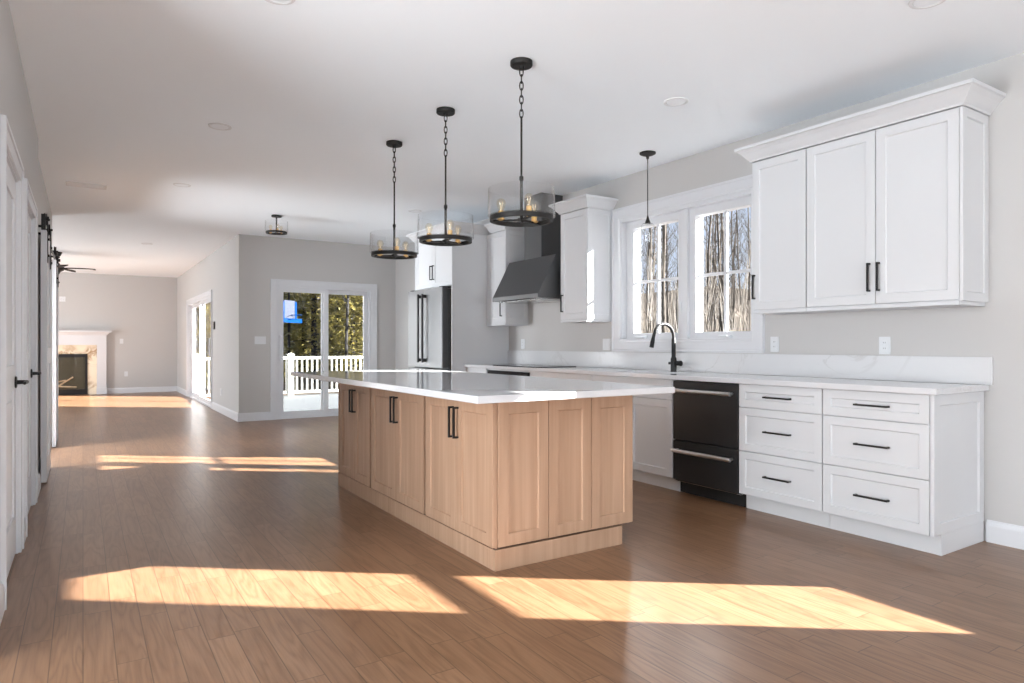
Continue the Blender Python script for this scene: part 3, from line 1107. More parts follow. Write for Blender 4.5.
# faucet
FX, FY = 4.385, 4.147
t = thing('faucet', 'matte black gooseneck kitchen faucet on the counter below the window', 'faucet', (FX, FY, 0.93))
mb = MB()
mb.lathe(FX, FY, [(0.027, 0.930), (0.027, 0.936), (0.0265, 0.940), (0.0265, 1.045), (0.0225, 1.055), (0.019, 1.060), (0.019, 1.21), (0.0155, 1.225)], 20)
mb.build('body', 'black', t, smooth=True)
mb = MB()
pts = [(FX, FY, 1.20)]
R = 0.115
for k in range(0, 13):
    a = PI * k / 12 * 0.93
    pts.append((FX - R + R * math.cos(a), FY + 0.012 * k / 12, 1.235 + R * math.sin(a)))
lx, ly, lz = pts[-1]
pts.append((lx - 0.014, ly, lz - 0.05))
mb.tube(pts, 0.0140, 12)
mb.build('gooseneck', 'black', t, smooth=True)
mb = MB()
mb.tube([(lx - 0.010, ly, lz - 0.035), (lx - 0.020, ly, lz - 0.075), (lx - 0.030, ly, lz - 0.115)], [0.0155, 0.019, 0.019], 14)
mb.build('spray_head', 'black', t, smooth=True)
mb = MB()
mb.tube([(FX, FY - 0.015, 1.005), (FX, FY - 0.055, 1.005), (FX, FY - 0.085, 1.005)], [0.022, 0.022, 0.025], 14)
mb.tube([(FX, FY - 0.07, 1.005), (FX - 0.05, FY - 0.075, 1.012)], [0.006, 0.005], 8)
mb.tube([(FX - 0.02, FY + 0.012, 1.005), (FX - 0.032, FY + 0.03, 1.005)], [0.012, 0.012], 10)
mb.build('lever', 'black', t, smooth=True)

# cooktop
t = thing('cooktop', 'flat black glass cooktop set on the counter under the hood', 'cooktop', (4.2, 6.085, 0.93))
MB().box(3.965, 4.47, 5.63, 6.54, 0.9302, 0.937).build('glass_top', 'blackglass', t, bevel=0.002)
for (x, y, r) in ((4.08, 5.82, 0.09), (4.33, 5.82, 0.075), (4.21, 6.09, 0.12), (4.08, 6.36, 0.075), (4.33, 6.36, 0.09)):
    MB().lathe(x, y, [(r, 0.9371), (r, 0.9376), (r - 0.004, 0.9376), (r - 0.004, 0.9371)], 32, closed=True).build('burner_ring', 'slot', t)

# ------------------------------------------------------------------ wall cabinets
XU = 4.205              # carcass front, doors reach 4.185
fu = face_map('-X', XU)
fuh = face_map('-X', XU - 0.02)
UB, UT = 1.398, 2.528


def crown(label, xf, y0, y1, r0=True, r1=True, xw=XW - 0.002, z0=2.526, z1=2.632, pr=0.088):
    prof = [(-0.001, z0), (0.010, z0), (0.014, z0 + 0.012), (0.030, z0 + 0.030), (0.055, z0 + 0.062), (0.076, z0 + 0.082), (pr, z0 + 0.086), (pr, z1), (-0.001, z1)]
    mb = MB()
    cols = []
    for (o, z) in prof:
        a0 = o if r0 else 0
        a1 = o if r1 else 0
        pts = [(xw, y0 - a0, z), (xf - o, y0 - a0, z), (xf - o, y1 + a1, z), (xw, y1 + a1, z)]
        cols.append(pts)
    n = len(prof)
    i0 = len(mb.v)
    for c_ in cols:
        mb.v += c_
    for k in range(n):
        k2 = (k + 1) % n
        for j in range(3):
            mb.f.append((i0 + k * 4 + j, i0 + k * 4 + j + 1, i0 + k2 * 4 + j + 1, i0 + k2 * 4 + j))
    mb.f.append(tuple(i0 + k * 4 for k in range(n)))
    mb.f.append(tuple(i0 + k * 4 + 3 for k in range(n))[::-1])
    mb.box(xf - 0.0005, xw, y0 + 0.0005, y1 - 0.0005, z0 + 0.001, z0 + 0.02)
    tag(mb.build('crown_moulding', 'cab'), label, 'crown moulding')


def wall_box(parent, y0, y1):
    MB().box(XU, XW - 0.002, y0, y1, UB + 0.004, UT - 0.004).build('body', 'cab', parent)
    MB().box(XU - 0.019, XW - 0.002, y0 + 0.001, y1 - 0.001, UB, UB + 0.022).build('light_rail', 'cab', parent)


c = thing('wall_cabinet', 'white two door wall cabinet at the right end', 'cabinet', ((XU + XW) / 2, 2.25, UB))
wall_box(c, 1.785, 2.735)
mb = MB()
shaker(mb, face_map('-Y', 1.785), XU - 0.016, XW - 0.002, UB + 0.022, UT - 0.004, 0.018, 0.05)
mb.build('end_panel', 'cab', c)
door(c, 1.785, 2.26, 1.424, 2.523, 2.237, 1.595, fmx=fu, fmh=fuh)
door(c, 2.26, 2.735, 1.424, 2.523, 2.297, 1.595, fmx=fu, fmh=fuh)
c = thing('wall_cabinet', 'white single door wall cabinet just right of the window', 'cabinet', ((XU + XW) / 2, 2.96, UB))
wall_box(c, 2.737, 3.178)
door(c, 2.739, 3.178, 1.424, 2.523, 3.152, 1.595, fmx=fu, fmh=fuh)
crown('white crown moulding topping the wall cabinets right of the window', XU - 0.021, 1.767, 3.179)

c = thing('wall_cabinet', 'white single door wall cabinet between hood and window', 'cabinet', ((XU + XW) / 2, 5.32, UB))
wall_box(c, 5.108, 5.537)
mb = MB()
shaker(mb, face_map('-Y', 5.108), XU - 0.016, XW - 0.002, UB + 0.022, UT - 0.004, 0.012, 0.05, 0.004)
mb.build('end_panel', 'cab', c)
door(c, 5.108, 5.537, 1.424, 2.523, 5.495, 1.595, fmx=fu, fmh=fuh)
crown('white crown moulding topping the cabinet between hood and window', XU - 0.021, 5.096, 5.54)

c = thing('wall_cabinet', 'white single door wall cabinet between hood and refrigerator', 'cabinet', ((XU + XW) / 2, 6.83, UB))
wall_box(c, 6.622, 7.045)
mb = MB()
shaker(mb, face_map('-Y', 6.622), XU - 0.016, XW - 0.002, UB + 0.022, UT - 0.004, 0.012, 0.05, 0.004)
mb.build('end_panel', 'cab', c)
door(c, 6.622, 7.045, 1.424, 2.523, 6.69, 1.595, fmx=fu, fmh=fuh)
crown('white crown moulding topping the cabinet left of the hood', XU - 0.021, 6.61, 6.958, True, False)

# ------------------------------------------------------------------ range hood
t = thing('range_hood', 'dark steel wall range hood with chimney over the cooktop', 'range hood', (4.3, 6.085, 1.66))
hy0, hy1 = 5.63, 6.54
mb = MB()
prof = [(3.965, 1.66), (3.965, 1.705), (4.195, 2.127), (4.513, 2.127), (4.513, 1.66)]
mb.loft([[(x, y, z) for (x, z) in prof] for y in (hy0, hy1)])
mb.build('canopy', 'hoodsteel', t, bevel=0.002)
MB().box(3.962, 3.966, hy0 + 0.002, hy1 - 0.002, 1.662, 1.703).build('front_lip', 'hoodlip', t)
MB().box(4.22, 4.513, 5.93, 6.265, 2.1275, ZC - 0.002).build('chimney', 'hoodsteel', t, bevel=0.001)
mb = MB()
for k in range(3):
    a = hy0 + 0.03 + k * 0.285
    mb.box(4.03, 4.46, a, a + 0.275, 1.648, 1.661)
mb.build('baffle_filter', 'steel', t)
MB().box(3.975, 4.02, hy0 + 0.2, hy1 - 0.2, 1.652, 1.661).build('control_strip', 'blackglass', t)

# ------------------------------------------------------------------ refrigerator and its surround
XP = 3.71
t = thing('tall_end_panel', 'tall white panel standing at the right side of the refrigerator', 'panel', (4.1, 7.06, 0))
MB().box(XP - 0.002, XW - 0.002, 7.05, 7.072, 0, UT - 0.004).build('panel', 'cab', t)
t = thing('tall_end_panel', 'tall white panel standing at the far side of the refrigerator', 'panel', (4.1, 8.11, 0))
MB().box(XP - 0.002, XW - 0.002, 8.088, 8.11, 0, UT - 0.004).build('panel', 'cab', t)
c = thing('fridge_cabinet', 'white two door cabinet mounted above the refrigerator', 'cabinet', (4.1, 7.58, 1.885))
MB().box(XP + 0.02, XW - 0.002, 7.074, 8.086, 1.885, UT - 0.004).build('body', 'cab', c)
fx, fxh = face_map('-X', XP + 0.02), face_map('-X', XP)
door(c, 7.074, 7.575, 1.888, 2.523, 7.542, 2.075, fmx=fx, fmh=fxh, frame=0.055)
door(c, 7.575, 8.086, 1.888, 2.523, 7.608, 2.075, fmx=fx, fmh=fxh, frame=0.055)
crown('white crown moulding topping the refrigerator surround', XP, 7.05, 8.112, True, True, z0=2.526)

t = thing('refrigerator', 'stainless french door refrigerator with two long vertical handles', 'refrigerator', (4.05, 7.58, 0))
ry0, ry1, rx = 7.10, 8.06, 3.59
MB().box(rx + 0.09, XW - 0.03, ry0 + 0.005, ry1 - 0.005, 0.03, 1.845).build('body', 'fridgeside', t)
MB().box(rx + 0.12, XW - 0.05, ry0 + 0.02, ry1 - 0.02, 0.0, 0.03).build('base_grille', 'rubber', t)
rm = 7.588
for (a, b) in ((ry0, rm - 0.002), (rm + 0.002, ry1)):
    d = MB().box(rx, rx + 0.022, a, b, 0.885, 1.86).build('door', 'fridge', t, bevel=0.004)
    MB().box(rx + 0.0225, rx + 0.085, a, b, 0.886, 1.859).build('door_liner', 'fridgeside', d)
    hyc = rm + (-0.062 if a < rm - 0.1 else 0.062)
    mb = MB()
    mb.box(rx - 0.062, rx - 0.040, hyc - 0.014, hyc + 0.014, 0.945, 1.80)
    for z in (0.975, 1.77):
        mb.box(rx - 0.042, rx + 0.001, hyc - 0.012, hyc + 0.012, z - 0.02, z + 0.02)
    mb.build('handle', 'blacksteel', d, bevel=0.004)
d = MB().box(rx, rx + 0.085, ry0, ry1, 0.06, 0.868).build('freezer_drawer', 'fridge', t, bevel=0.006)
mb = MB()
mb.box(rx - 0.062, rx - 0.040, ry0 + 0.06, ry1 - 0.06, 0.755, 0.785)
for y in (ry0 + 0.1, ry1 - 0.1):
    mb.box(rx - 0.042, rx + 0.001, y - 0.02, y + 0.02, 0.758, 0.782)
mb.build('handle', 'blacksteel', d, bevel=0.004)
for y in (ry0 + 0.06, ry1 - 0.06):
    MB().box(rx + 0.02, rx + 0.16, y - 0.04, y + 0.04, 1.86, 1.872).build('hinge_cover', 'rubber', t)

# ------------------------------------------------------------------ island
IX = 1.785       # carcass left face, doors reach 1.765
IF_ = 2.93       # carcass front, end panels reach 2.91
fi = face_map('-X', IX)
fih = face_map('-X', IX - 0.02)
IZ0, IZ1 = 0.112, 0.866
cuts = [(2.90, 3.721, 'nearest'), (3.721, 4.637, 'middle'), (4.637, 5.34, 'farthest')]
for (a, b, w) in cuts:
    c = thing('island_cabinet', w + ' light oak two door cabinet of the kitchen island', 'cabinet', ((IX + 2.7) / 2, (a + b) / 2, 0), 'light oak cabinets of the kitchen island')
    MB().box(IX, 2.7105, max(a, IF_) + 0.001, b - 0.0005, IZ0 - 0.002, 0.899).build('body', 'oakshade', c)
    s = {'nearest': 3.312, 'middle': 4.164, 'farthest': 4.98}[w]
    lo = a + 0.014 if w != 'nearest' else 2.914
    hi = b - 0.014
    for (p, q, hy) in ((lo, s, s - 0.028), (s, hi, s + 0.028)):
        mb = MB()
        shaker(mb, fi, p + 0.0015, q - 0.0015, IZ0 + 0.010, IZ1, 0.02, 0.062, 0.009, 0.005)
        d = mb.build('door', 'oak', c)
        pull(fih, hy, 0.733, 0.176, True, d, out=0.034)
for_rail = [(1.766, 1.785, 2.912, 5.34), (1.80, 2.731, 2.909, 2.928)]
mb = MB()
for (a, b, c_, d_) in for_rail:
    mb.box(a, b, c_, d_, 0.8735, 0.899)
tag(mb.build('island_top_rail', 'oak'), 'thin light oak rail under the island countertop', 'rail')
t = thing('island_end_panel', 'light oak three panel end of the kitchen island facing the room', 'panel', (2.26, 2.92, IZ0))
fp = face_map('-Y', IF_)
MB().box(1.787, 2.7095, IF_ - 0.001, IF_ + 0.0003, IZ0, IZ1 + 0.004).build('backing', 'oakshade', t)
mb = MB()
mbox(mb, fp, 1.787, 1.797, IZ0 + 0.004, 0.871, 0.001, 0.012)
mb.build('corner_strip', 'oak', t)
for (a, b) in ((1.799, 2.1165), (2.1195, 2.418), (2.421, 2.733)):
    mb = MB()
    shaker(mb, fp, a, b, IZ0 + 0.009, 0.871, 0.022, 0.062 if a < 2.4 else 0.064, 0.009, 0.005)
    mb.build('panel', 'oak', t)
t = thing('island_back_panel', 'light oak back of the kitchen island under the counter overhang', 'panel', (2.72, 4.1, IZ0))
MB().box(2.711, 2.731, IF_ + 0.002, 5.34, IZ0, 0.899).build('panel', 'oak', t)
mb = MB()
mb.box(1.782, 1.80, 2.915, 5.415, 0, IZ0 - 0.004)
mb.box(1.80, 2.656, 2.915, 2.933, 0, IZ0 - 0.004)
mb.box(2.638, 2.656, 2.933, 5.415, 0, IZ0 - 0.004)
mb.box(1.80, 2.638, 5.397, 5.415, 0, IZ0 - 0.004)
tag(mb.build('island_plinth', 'oak'), 'plain light oak plinth board around the foot of the island', 'plinth')
mb = MB().box(1.765, 2.731, 5.342, 5.36, IZ0, 0.899)
t = thing('island_far_panel', 'light oak far end of the island facing the dining area', 'panel', (2.25, 5.35, IZ0))
mb.build('panel', 'oak', t)
mb = MB()
ZI0, ZI1 = 0.900, 0.935
X0, X1, Y0, Y1 = 1.500, 2.765, 2.605, 5.84
mb.loft([slab_ring(X0 + e, X1 - e, Y0 + e, Y1 - e, ZI0), slab_ring(X0, X1, Y0, Y1, ZI0 + e), slab_ring(X0, X1, Y0, Y1, ZI1 - e), slab_ring(X0 + e, X1 - e, Y0 + e, Y1 - e, ZI1)])
tag(mb.build('island_countertop', 'quartz'), 'glossy white quartz countertop on the oak island', 'countertop')

# ------------------------------------------------------------------ pendant lights
CR = Vector((math.cos(YAW), -math.sin(YAW)))
CF = Vector((math.sin(YAW), math.cos(YAW)))


def socket_and_bulb(parent, x, y, z, sc=1.0):
    s_ = MB().lathe(x, y, [(0.010 * sc, z - 0.008), (0.024 * sc, z), (0.024 * sc, z + 0.004), (0.017 * sc, z + 0.006), (0.017 * sc, z + 0.052 * sc), (0.014 * sc, z + 0.054 * sc)], 16).build('socket', 'brass', parent, smooth=True)
    zb_ = z + 0.050 * sc
    prof = [(0.013, 0), (0.0135, 0.008), (0.020, 0.020), (0.0265, 0.036), (0.0275, 0.048), (0.0235, 0.063), (0.014, 0.073), (0.0, 0.076)]
    b_ = MB().lathe(x, y, [(r * sc, zb_ + q * sc) for (r, q) in prof], 18).build('bulb', 'bulb', s_, smooth=True)
    fl = MB()
    for k in range(4):
        a = k * PI / 2
        fl.tube([(x + 0.004 * sc * math.cos(a), y + 0.004 * sc * math.sin(a), zb_ + 0.01 * sc), (x + 0.011 * sc * math.cos(a), y + 0.011 * sc * math.sin(a), zb_ + 0.058 * sc)], 0.0009 * sc, 5)
    return s_, b_, fl


def pendant(x, y, label):
    t = thing('pendant_light', label, 'pendant light', (x, y, 1.89), 'three glass drum pendants over the island')
    MB().lathe(x, y, [(0.066, ZC - 0.001), (0.066, ZC - 0.024), (0.062, ZC - 0.029), (0.016, ZC - 0.030), (0.014, ZC - 0.045), (0.0, ZC - 0.045)], 32).build('canopy', 'iron', t, smooth=True)
    # chain of links
    mb = MB()
    z = ZC - 0.040
    n_l = 7
    ll = 0.052
    for k in range(n_l):
        zc = z - 0.022 - k * 0.041
        pts = []
        for j in range(13):
            a = 2 * PI * j / 12
            w = 0.0105 * math.cos(a)
            h = 0.0265 * math.sin(a)
            p = Vector((CR.x, CR.y, 0)) if k % 2 == 0 else Vector((CF.x, CF.y, 0))
            pts.append((x + p.x * w, y + p.y * w, zc + h))
        mb.tube(pts, 0.0037, 6, caps=False)
    mb.build('chain', 'iron', t)
    MB().tube([(x, y, 1.90), (x, y, 2.515)], 0.0062, 10).build('rod', 'iron', t, smooth=True)
    MB().lathe(x, y, [(0.009, 1.90), (0.009, 2.135), (0.0125, 2.14), (0.0125, 2.16), (0.007, 2.165)], 14).build('sleeve', 'iron', t, smooth=True)
    R1, R0 = 0.187, 0.168
    MB().lathe(x, y, [(R1, 1.896), (R1, 1.922), (R0, 1.922), (R0, 1.896)], 64, closed=True).build('ring_frame', 'iron', t, smooth=True)
    mb = MB()
    for a in (170, 290, 50):
        d = CR * math.cos(math.radians(a)) + CF * math.sin(math.radians(a))
        p = Vector((x, y))
        q = p + d * 0.172
        s_ = Vector((-d.y, d.x)) * 0.008
        mb.loft([[(p.x + s_.x, p.y + s_.y, 1.899), (p.x - s_.x, p.y - s_.y, 1.899), (p.x - s_.x, p.y - s_.y, 1.909), (p.x + s_.x, p.y + s_.y, 1.909)],
                 [(q.x + s_.x, q.y + s_.y, 1.899), (q.x - s_.x, q.y - s_.y, 1.899), (q.x - s_.x, q.y - s_.y, 1.909), (q.x + s_.x, q.y + s_.y, 1.909)]])
    mb.lathe(x, y, [(0.0, 1.880), (0.010, 1.884), (0.012, 1.892), (0.024, 1.896), (0.024, 1.912), (0.010, 1.918)], 16)
    mb.build('spoke_hub', 'iron', t)
    MB().lathe(x, y, [(0.200, 1.924), (0.1985, 2.0), (0.196, 2.086), (0.194, 2.086), (0.1965, 2.0), (0.198, 1.926), (0.170, 1.926), (0.170, 1.924)], 64, closed=True).build('glass_shade', 'shade', t, smooth=True)
    for a in (170, 290, 50):
        d = CR * math.cos(math.radians(a)) + CF * math.sin(math.radians(a))
        s_, b_, fl = socket_and_bulb(t, x + d.x * 0.122, y + d.y * 0.122, 1.910)
        fl.build('filament', 'filament', s_)
    return t


p0 = pendant(2.172, 3.255, 'glass drum pendant over the island, nearest the camera')
p1 = dup(p0, loc=(2.165, 4.215, 1.89))
p1['label'] = 'glass drum pendant over the island, middle of the three'
p2 = dup(p0, loc=(2.158, 5.125, 1.89))
p2['label'] = 'glass drum pendant over the island, farthest from the camera'

# slim pendant over the sink
x, y = 4.127, 4.205
t = thing('sink_pendant', 'slim black stem pendant with clear shade hanging before the window', 'pendant light', (x, y, 2.03))
MB().lathe(x, y, [(0.070, ZC - 0.001), (0.070, ZC - 0.012), (0.050, ZC - 0.022), (0.014, ZC - 0.034), (0.011, ZC - 0.055), (0.0, ZC - 0.055)], 28).build('canopy', 'iron', t, smooth=True)
MB().tube([(x, y, 2.27), (x, y, ZC - 0.05)], 0.0042, 8).build('stem', 'iron', t)
MB().lathe(x, y, [(0.0, 2.295), (0.006, 2.292), (0.011, 2.265), (0.022, 2.235), (0.023, 2.222), (0.0, 2.222)], 18).build('cap', 'iron', t, smooth=True)
MB().lathe(x, y, [(0.020, 2.226), (0.045, 2.222), (0.058, 2.205), (0.060, 2.05), (0.0585, 2.05), (0.0565, 2.204), (0.044, 2.2205), (0.020, 2.2245)], 32, closed=True).build('glass_shade', 'shade', t, smooth=True)

# semi flush light in the dining area
x, y = 2.10, 8.85
t = thing('semi_flush_light', 'small glass drum ceiling light near the dining corner', 'ceiling light', (x, y, 2.60))
MB().lathe(x, y, [(0.062, ZC - 0.001), (0.062, ZC - 0.022), (0.02, ZC - 0.026), (0.0, ZC - 0.026)], 24).build('canopy', 'iron', t, smooth=True)
MB().tube([(x, y, 2.60), (x, y, ZC - 0.02)], 0.009, 10).build('stem', 'iron', t)
mb = MB()
mb.lathe(x, y, [(0.132, 2.605), (0.132, 2.628), (0.112, 2.628), (0.112, 2.605)], 48, closed=True)
mb.lathe(x, y, [(0.0, 2.598), (0.02, 2.604), (0.02, 2.618), (0.0, 2.62)], 12)
for a in (170, 290, 50):
    d = CR * math.cos(math.radians(a)) + CF * math.sin(math.radians(a))
    mb.tube([(x, y, 2.612), (x + d.x * 0.12, y + d.y * 0.12, 2.612)], 0.007, 6)
mb.build('ring_frame', 'iron', t)
MB().lathe(x, y, [(0.142, 2.629), (0.141, 2.765), (0.139, 2.765), (0.140, 2.629)], 48, closed=True).build('glass_shade', 'shade', t, smooth=True)
for a in (180, 300, 60):
    d = CR * math.cos(math.radians(a)) + CF * math.sin(math.radians(a))
    s_, b_, fl = socket_and_bulb(t, x + d.x * 0.075, y + d.y * 0.075, 2.615, 0.8)

# ceiling fan in the living room
x, y = -0.39, 14.5
t = thing('ceiling_fan', 'dark ceiling fan in the living room half hidden by the barn doors', 'ceiling fan', (x, y, 2.45))
MB().lathe(x, y, [(0.075, ZC - 0.001), (0.075, ZC - 0.02), (0.05, ZC - 0.07), (0.02, ZC - 0.08), (0.0, ZC - 0.08)], 24).build('canopy', 'iron', t, smooth=True)
MB().tube([(x, y, 2.60), (x, y, ZC - 0.06)], 0.013, 10).build('downrod', 'iron', t)
MB().lathe(x, y, [(0.0, 2.64), (0.03, 2.64), (0.05, 2.61), (0.10, 2.59), (0.11, 2.55), (0.10, 2.51), (0.05, 2.48), (0.03, 2.44), (0.0, 2.435)], 28).build('motor', 'iron', t, smooth=True)
for k in range(5):
    a = math.radians(-6) + k * 2 * PI / 5
    d = Vector((math.cos(a), math.sin(a), 0))
    s_ = Vector((-math.sin(a), math.cos(a), 0))
    rings = []
    for (r, w, z) in ((0.09, 0.03, 2.553), (0.18, 0.055, 2.558), (0.40, 0.068, 2.562), (0.54, 0.062, 2.558), (0.59, 0.035, 2.550)):
        c_ = Vector((x, y, z)) + d * r
        rings.append([c_ + s_ * w + Vector((0, 0, 0.014)), c_ - s_ * w + Vector((0, 0, 0.002)), c_ - s_ * w + Vector((0, 0, -0.018)), c_ + s_ * w + Vector((0, 0, -0.006))])
    MB().loft(rings).build('blade', 'darkwood', t)

# recessed lights
cans = [(3.421, 3.214, 'white recessed ceiling light above the kitchen counter right of the pendants'),
        (0.88, 5.475, 'white recessed ceiling light left of the pendants'),
        (0.87, 7.70, 'white recessed ceiling light before the dining corner'),
        (3.437, 1.60, 'white recessed ceiling light cut by the top right picture edge'),
        (3.482, 7.612, 'white recessed ceiling light above the refrigerator aisle'),
        (0.889, 12.5, 'white recessed ceiling light in the living room'),
        (0.78, 3.27, 'white recessed ceiling light cut by the top picture edge')]
can0 = None
for (x, y, lab) in cans:
    if can0 is None:
        can0 = thing('recessed_light', lab, 'ceiling light', (x, y, ZC - 0.008), 'recessed ceiling lights')
        MB().lathe(x, y, [(0.085, ZC - 0.0005), (0.083, ZC - 0.006), (0.068, ZC - 0.007), (0.064, ZC - 0.003), (0.064, ZC - 0.0005)], 36).build('trim_ring', 'plate', can0, smooth=True)
        MB().lathe(x, y, [(0.0, ZC - 0.0045), (0.063, ZC - 0.0045), (0.063, ZC - 0.001), (0.0, ZC - 0.001)], 36).build('lens', 'lens', can0)
    else:
        c_ = dup(can0, loc=(x, y, ZC - 0.008))
        c_['label'] = lab
x, y = 0.03, 8.25
t = thing('ceiling_vent', 'white ceiling air vent at the far left', 'vent', (x, y, ZC - 0.012))
mb = MB()
for (a, b, c_, d_) in ((x - 0.18, x + 0.18, y - 0.10, y - 0.08), (x - 0.18, x + 0.18, y + 0.08, y + 0.10), (x - 0.18, x - 0.16, y - 0.08, y + 0.08), (x + 0.16, x + 0.18, y - 0.08, y + 0.08)):
    mb.box(a, b, c_, d_, ZC - 0.010, ZC - 0.0005)
mb.build('frame', 'plate', t)
mb = MB()
for k in range(7):
    c_ = y - 0.066 + k * 0.022
    mb.box(x - 0.16, x + 0.16, c_ - 0.006, c_ + 0.006, ZC - 0.008, ZC - 0.0005)
mb.build('louvre', 'plate', t)

# ------------------------------------------------------------------ switches and outlets
def plate(kind, pos, u, v, n, label, sort):
    fm = face_map(kind, pos)
    nm = 'wall_switch' if sort == 'switch' else 'wall_outlet'
    t = thing(nm, label, sort, fm(u, v, 0.0))
    w = 0.037 + (n - 1) * 0.023
    mb = MB()
    mbox(mb, fm, u - w, u + w, v - 0.059, v + 0.059, 0.0003, 0.006)
    mb.build('cover_plate', 'plate', t, bevel=0.002)
    for k in range(n):
        c_ = u + (k - (n - 1) / 2) * 0.046
        mb = MB()
        mbox(mb, fm, c_ - 0.0165, c_ + 0.0165, v - 0.033, v + 0.033, 0.006, 0.0085)
        r = mb.build('rocker' if sort == 'switch' else 'receptacle', 'plate', t, bevel=0.001)
        if sort == 'outlet':
            for dz in (-0.019, 0.019):
                for du in (-0.006, 0.006):
                    mb = MB()
                    mbox(mb, fm, c_ + du - 0.0012, c_ + du + 0.0012, v + dz - 0.004, v + dz + 0.005, 0.0085, 0.0089)
                    mb.build('slot', 'slot', r)
    return t


plate('-X', XW, 2.375, 1.163, 1, 'white wall outlet above the backsplash under the right wall cabinets', 'outlet')
plate('-X', XW, 3.217, 1.172, 1, 'white wall outlet just right of the kitchen window', 'outlet')
plate('-X', XW, 5.185, 1.170, 2, 'white double switch plate left of the kitchen window', 'switch')
plate('-X', XW, 6.73, 1.176, 1, 'white wall outlet left of the hood above the backsplash', 'outlet')
plate('-Y', YD, 2.29, 1.235, 3, 'white triple switch plate left of the sliding door', 'switch')
plate('-X', XV, 12.2, 0.36, 1, 'white low outlet right of the far sliding door', 'outlet')
plate('-Y', YF, 0.778, 1.25, 1, 'white switch right of the fireplace mantel', 'switch')
plate('-Y', YF, 0.872, 0.46, 1, 'white low outlet right of the fireplace', 'outlet')
plate('-Y', YF, -0.40, 2.22, 2, 'white blank double plate high above the fireplace mantel', 'outlet')
fmv = face_map('-X', XV)
t = thing('thermostat', 'small black thermostat right of the far sliding door', 'thermostat', (XV, 12.85, 1.47))
mb = MB()
mbox(mb, fmv, 12.80, 12.90, 1.44, 1.58, 0.0003, 0.02)
mb.build('case', 'black', t, bevel=0.003)
mb = MB()
mbox(mb, fmv, 12.815, 12.885, 1.50, 1.565, 0.02, 0.0205)
mb.build('screen', 'blackglass', t)

# ------------------------------------------------------------------ fireplace
cx = -0.675
t = thing('fireplace', 'fireplace with white mantel and gold veined marble surround', 'fireplace', (cx, YF, 0))
ff = face_map('-Y', YF)
hw = 1.14
for s_ in (-1, 1):
    mb = MB()
    a, b = cx + s_ * hw, cx + s_ * (hw - 0.19)
    mbox(mb, ff, min(a, b), max(a, b), 0.0, 1.16, 0.0005, 0.13)
    mbox(mb, ff, min(a, b) - 0.008, max(a, b) + 0.008, 0.0, 0.15, 0.0005, 0.14)
    mb.build('pilaster', 'trim', t, bevel=0.003)
mb = MB()
mbox(mb, ff, cx - hw, cx + hw, 1.16, 1.385, 0.0005, 0.13)
mb.build('frieze', 'trim', t, bevel=0.003)
mb = MB()
lev = [(0.0, 1.385), (0.015, 1.395), (0.03, 1.42), (0.075, 1.455), (0.10, 1.462), (0.10, 1.495)]
rings = []
for (o, z) in lev:
    rings.append([ff(cx - hw - o, z, 0.0005), ff(cx + hw + o, z, 0.0005), ff(cx + hw + o, z, 0.13 + o), ff(cx - hw - o, z, 0.13 + o)])
mb.loft(rings)
mb.build('mantel_shelf', 'trim', t)
mb = MB()
iw = hw - 0.19
bw = 0.765
for (a, b, c_, d_) in ((cx - iw, cx - bw, 0, 1.16), (cx + bw, cx + iw, 0, 1.16), (cx - bw, cx + bw, 0.95, 1.16)):
    mbox(mb, ff, a, b, c_, d_, 0.0005, 0.03)
mb.build('marble_surround', 'goldmarble', t)
mb = MB()
for (a, b, c_, d_) in ((cx - bw, cx - bw + 0.05, 0, 0.95), (cx + bw - 0.05, cx + bw, 0, 0.95), (cx - bw + 0.05, cx + bw - 0.05, 0.87, 0.95), (cx - bw + 0.05, cx + bw - 0.05, 0, 0.13)):
    mbox(mb, ff, a, b, c_, d_, 0.0006, 0.05)
mb.build('firebox_frame', 'black', t)
mb = MB()
mbox(mb, ff, cx - bw + 0.05, cx + bw - 0.05, 0.13, 0.87, 0.0006, 0.006)
mb.build('firebox', 'firebox', t)
random.seed(5)
for k, (u, v, L_, an) in enumerate(((-0.25, 0.20, 0.55, 5), (0.25, 0.20, 0.6, -4), (0.0, 0.27, 0.7, 12), (0.32, 0.30, 0.4, 35), (-0.3, 0.31, 0.45, -28))):
    a = math.radians(an)
    p = [ff(cx + u + math.cos(a) * L_ * q, v + math.sin(a) * L_ * q, 0.026 + 0.004 * (k % 2)) for q in (-0.5, -0.2, 0.15, 0.5)]
    MB().tube(p, [0.019, 0.0195, 0.019, 0.017], 10).build('log', 'log', t, smooth=True)
mb = MB()
mbox(mb, ff, cx - bw + 0.05, cx + bw - 0.05, 0.13, 0.87, 0.046, 0.049)
mb.build('glass_front', 'glass', t)

# ------------------------------------------------------------------ outside: ground, deck, railing
mb = MB()
mb.box(-60, 160, -60, 160, -1.1, -0.9)
structure(mb.build('ground', 'litter', origin=(0, 0, -0.9)), 'brown leaf covered ground outside', 'ground')
random.seed(11)
# wooded rise far behind the trees
mb = MB()
rows = []
for (rad, zz) in ((70, -0.95), (82, 4.0), (95, 8.5), (120, 10.0), (150, 9.0)):
    rows.append([(rad * math.sin(a), rad * math.cos(a), zz + 0.8 * math.sin(a * 23 + rad)) for a in [math.radians(d) for d in range(-30, 101, 5)]])
for i in range(len(rows) - 1):
    for j in range(len(rows[0]) - 1):
        mb.poly([rows[i][j], rows[i][j + 1], rows[i + 1][j + 1], rows[i + 1][j]])
structure(mb.build('hillside', 'litter', origin=(0, 0, -0.9), smooth=True), 'brown wooded rise far behind the trees', 'hill')

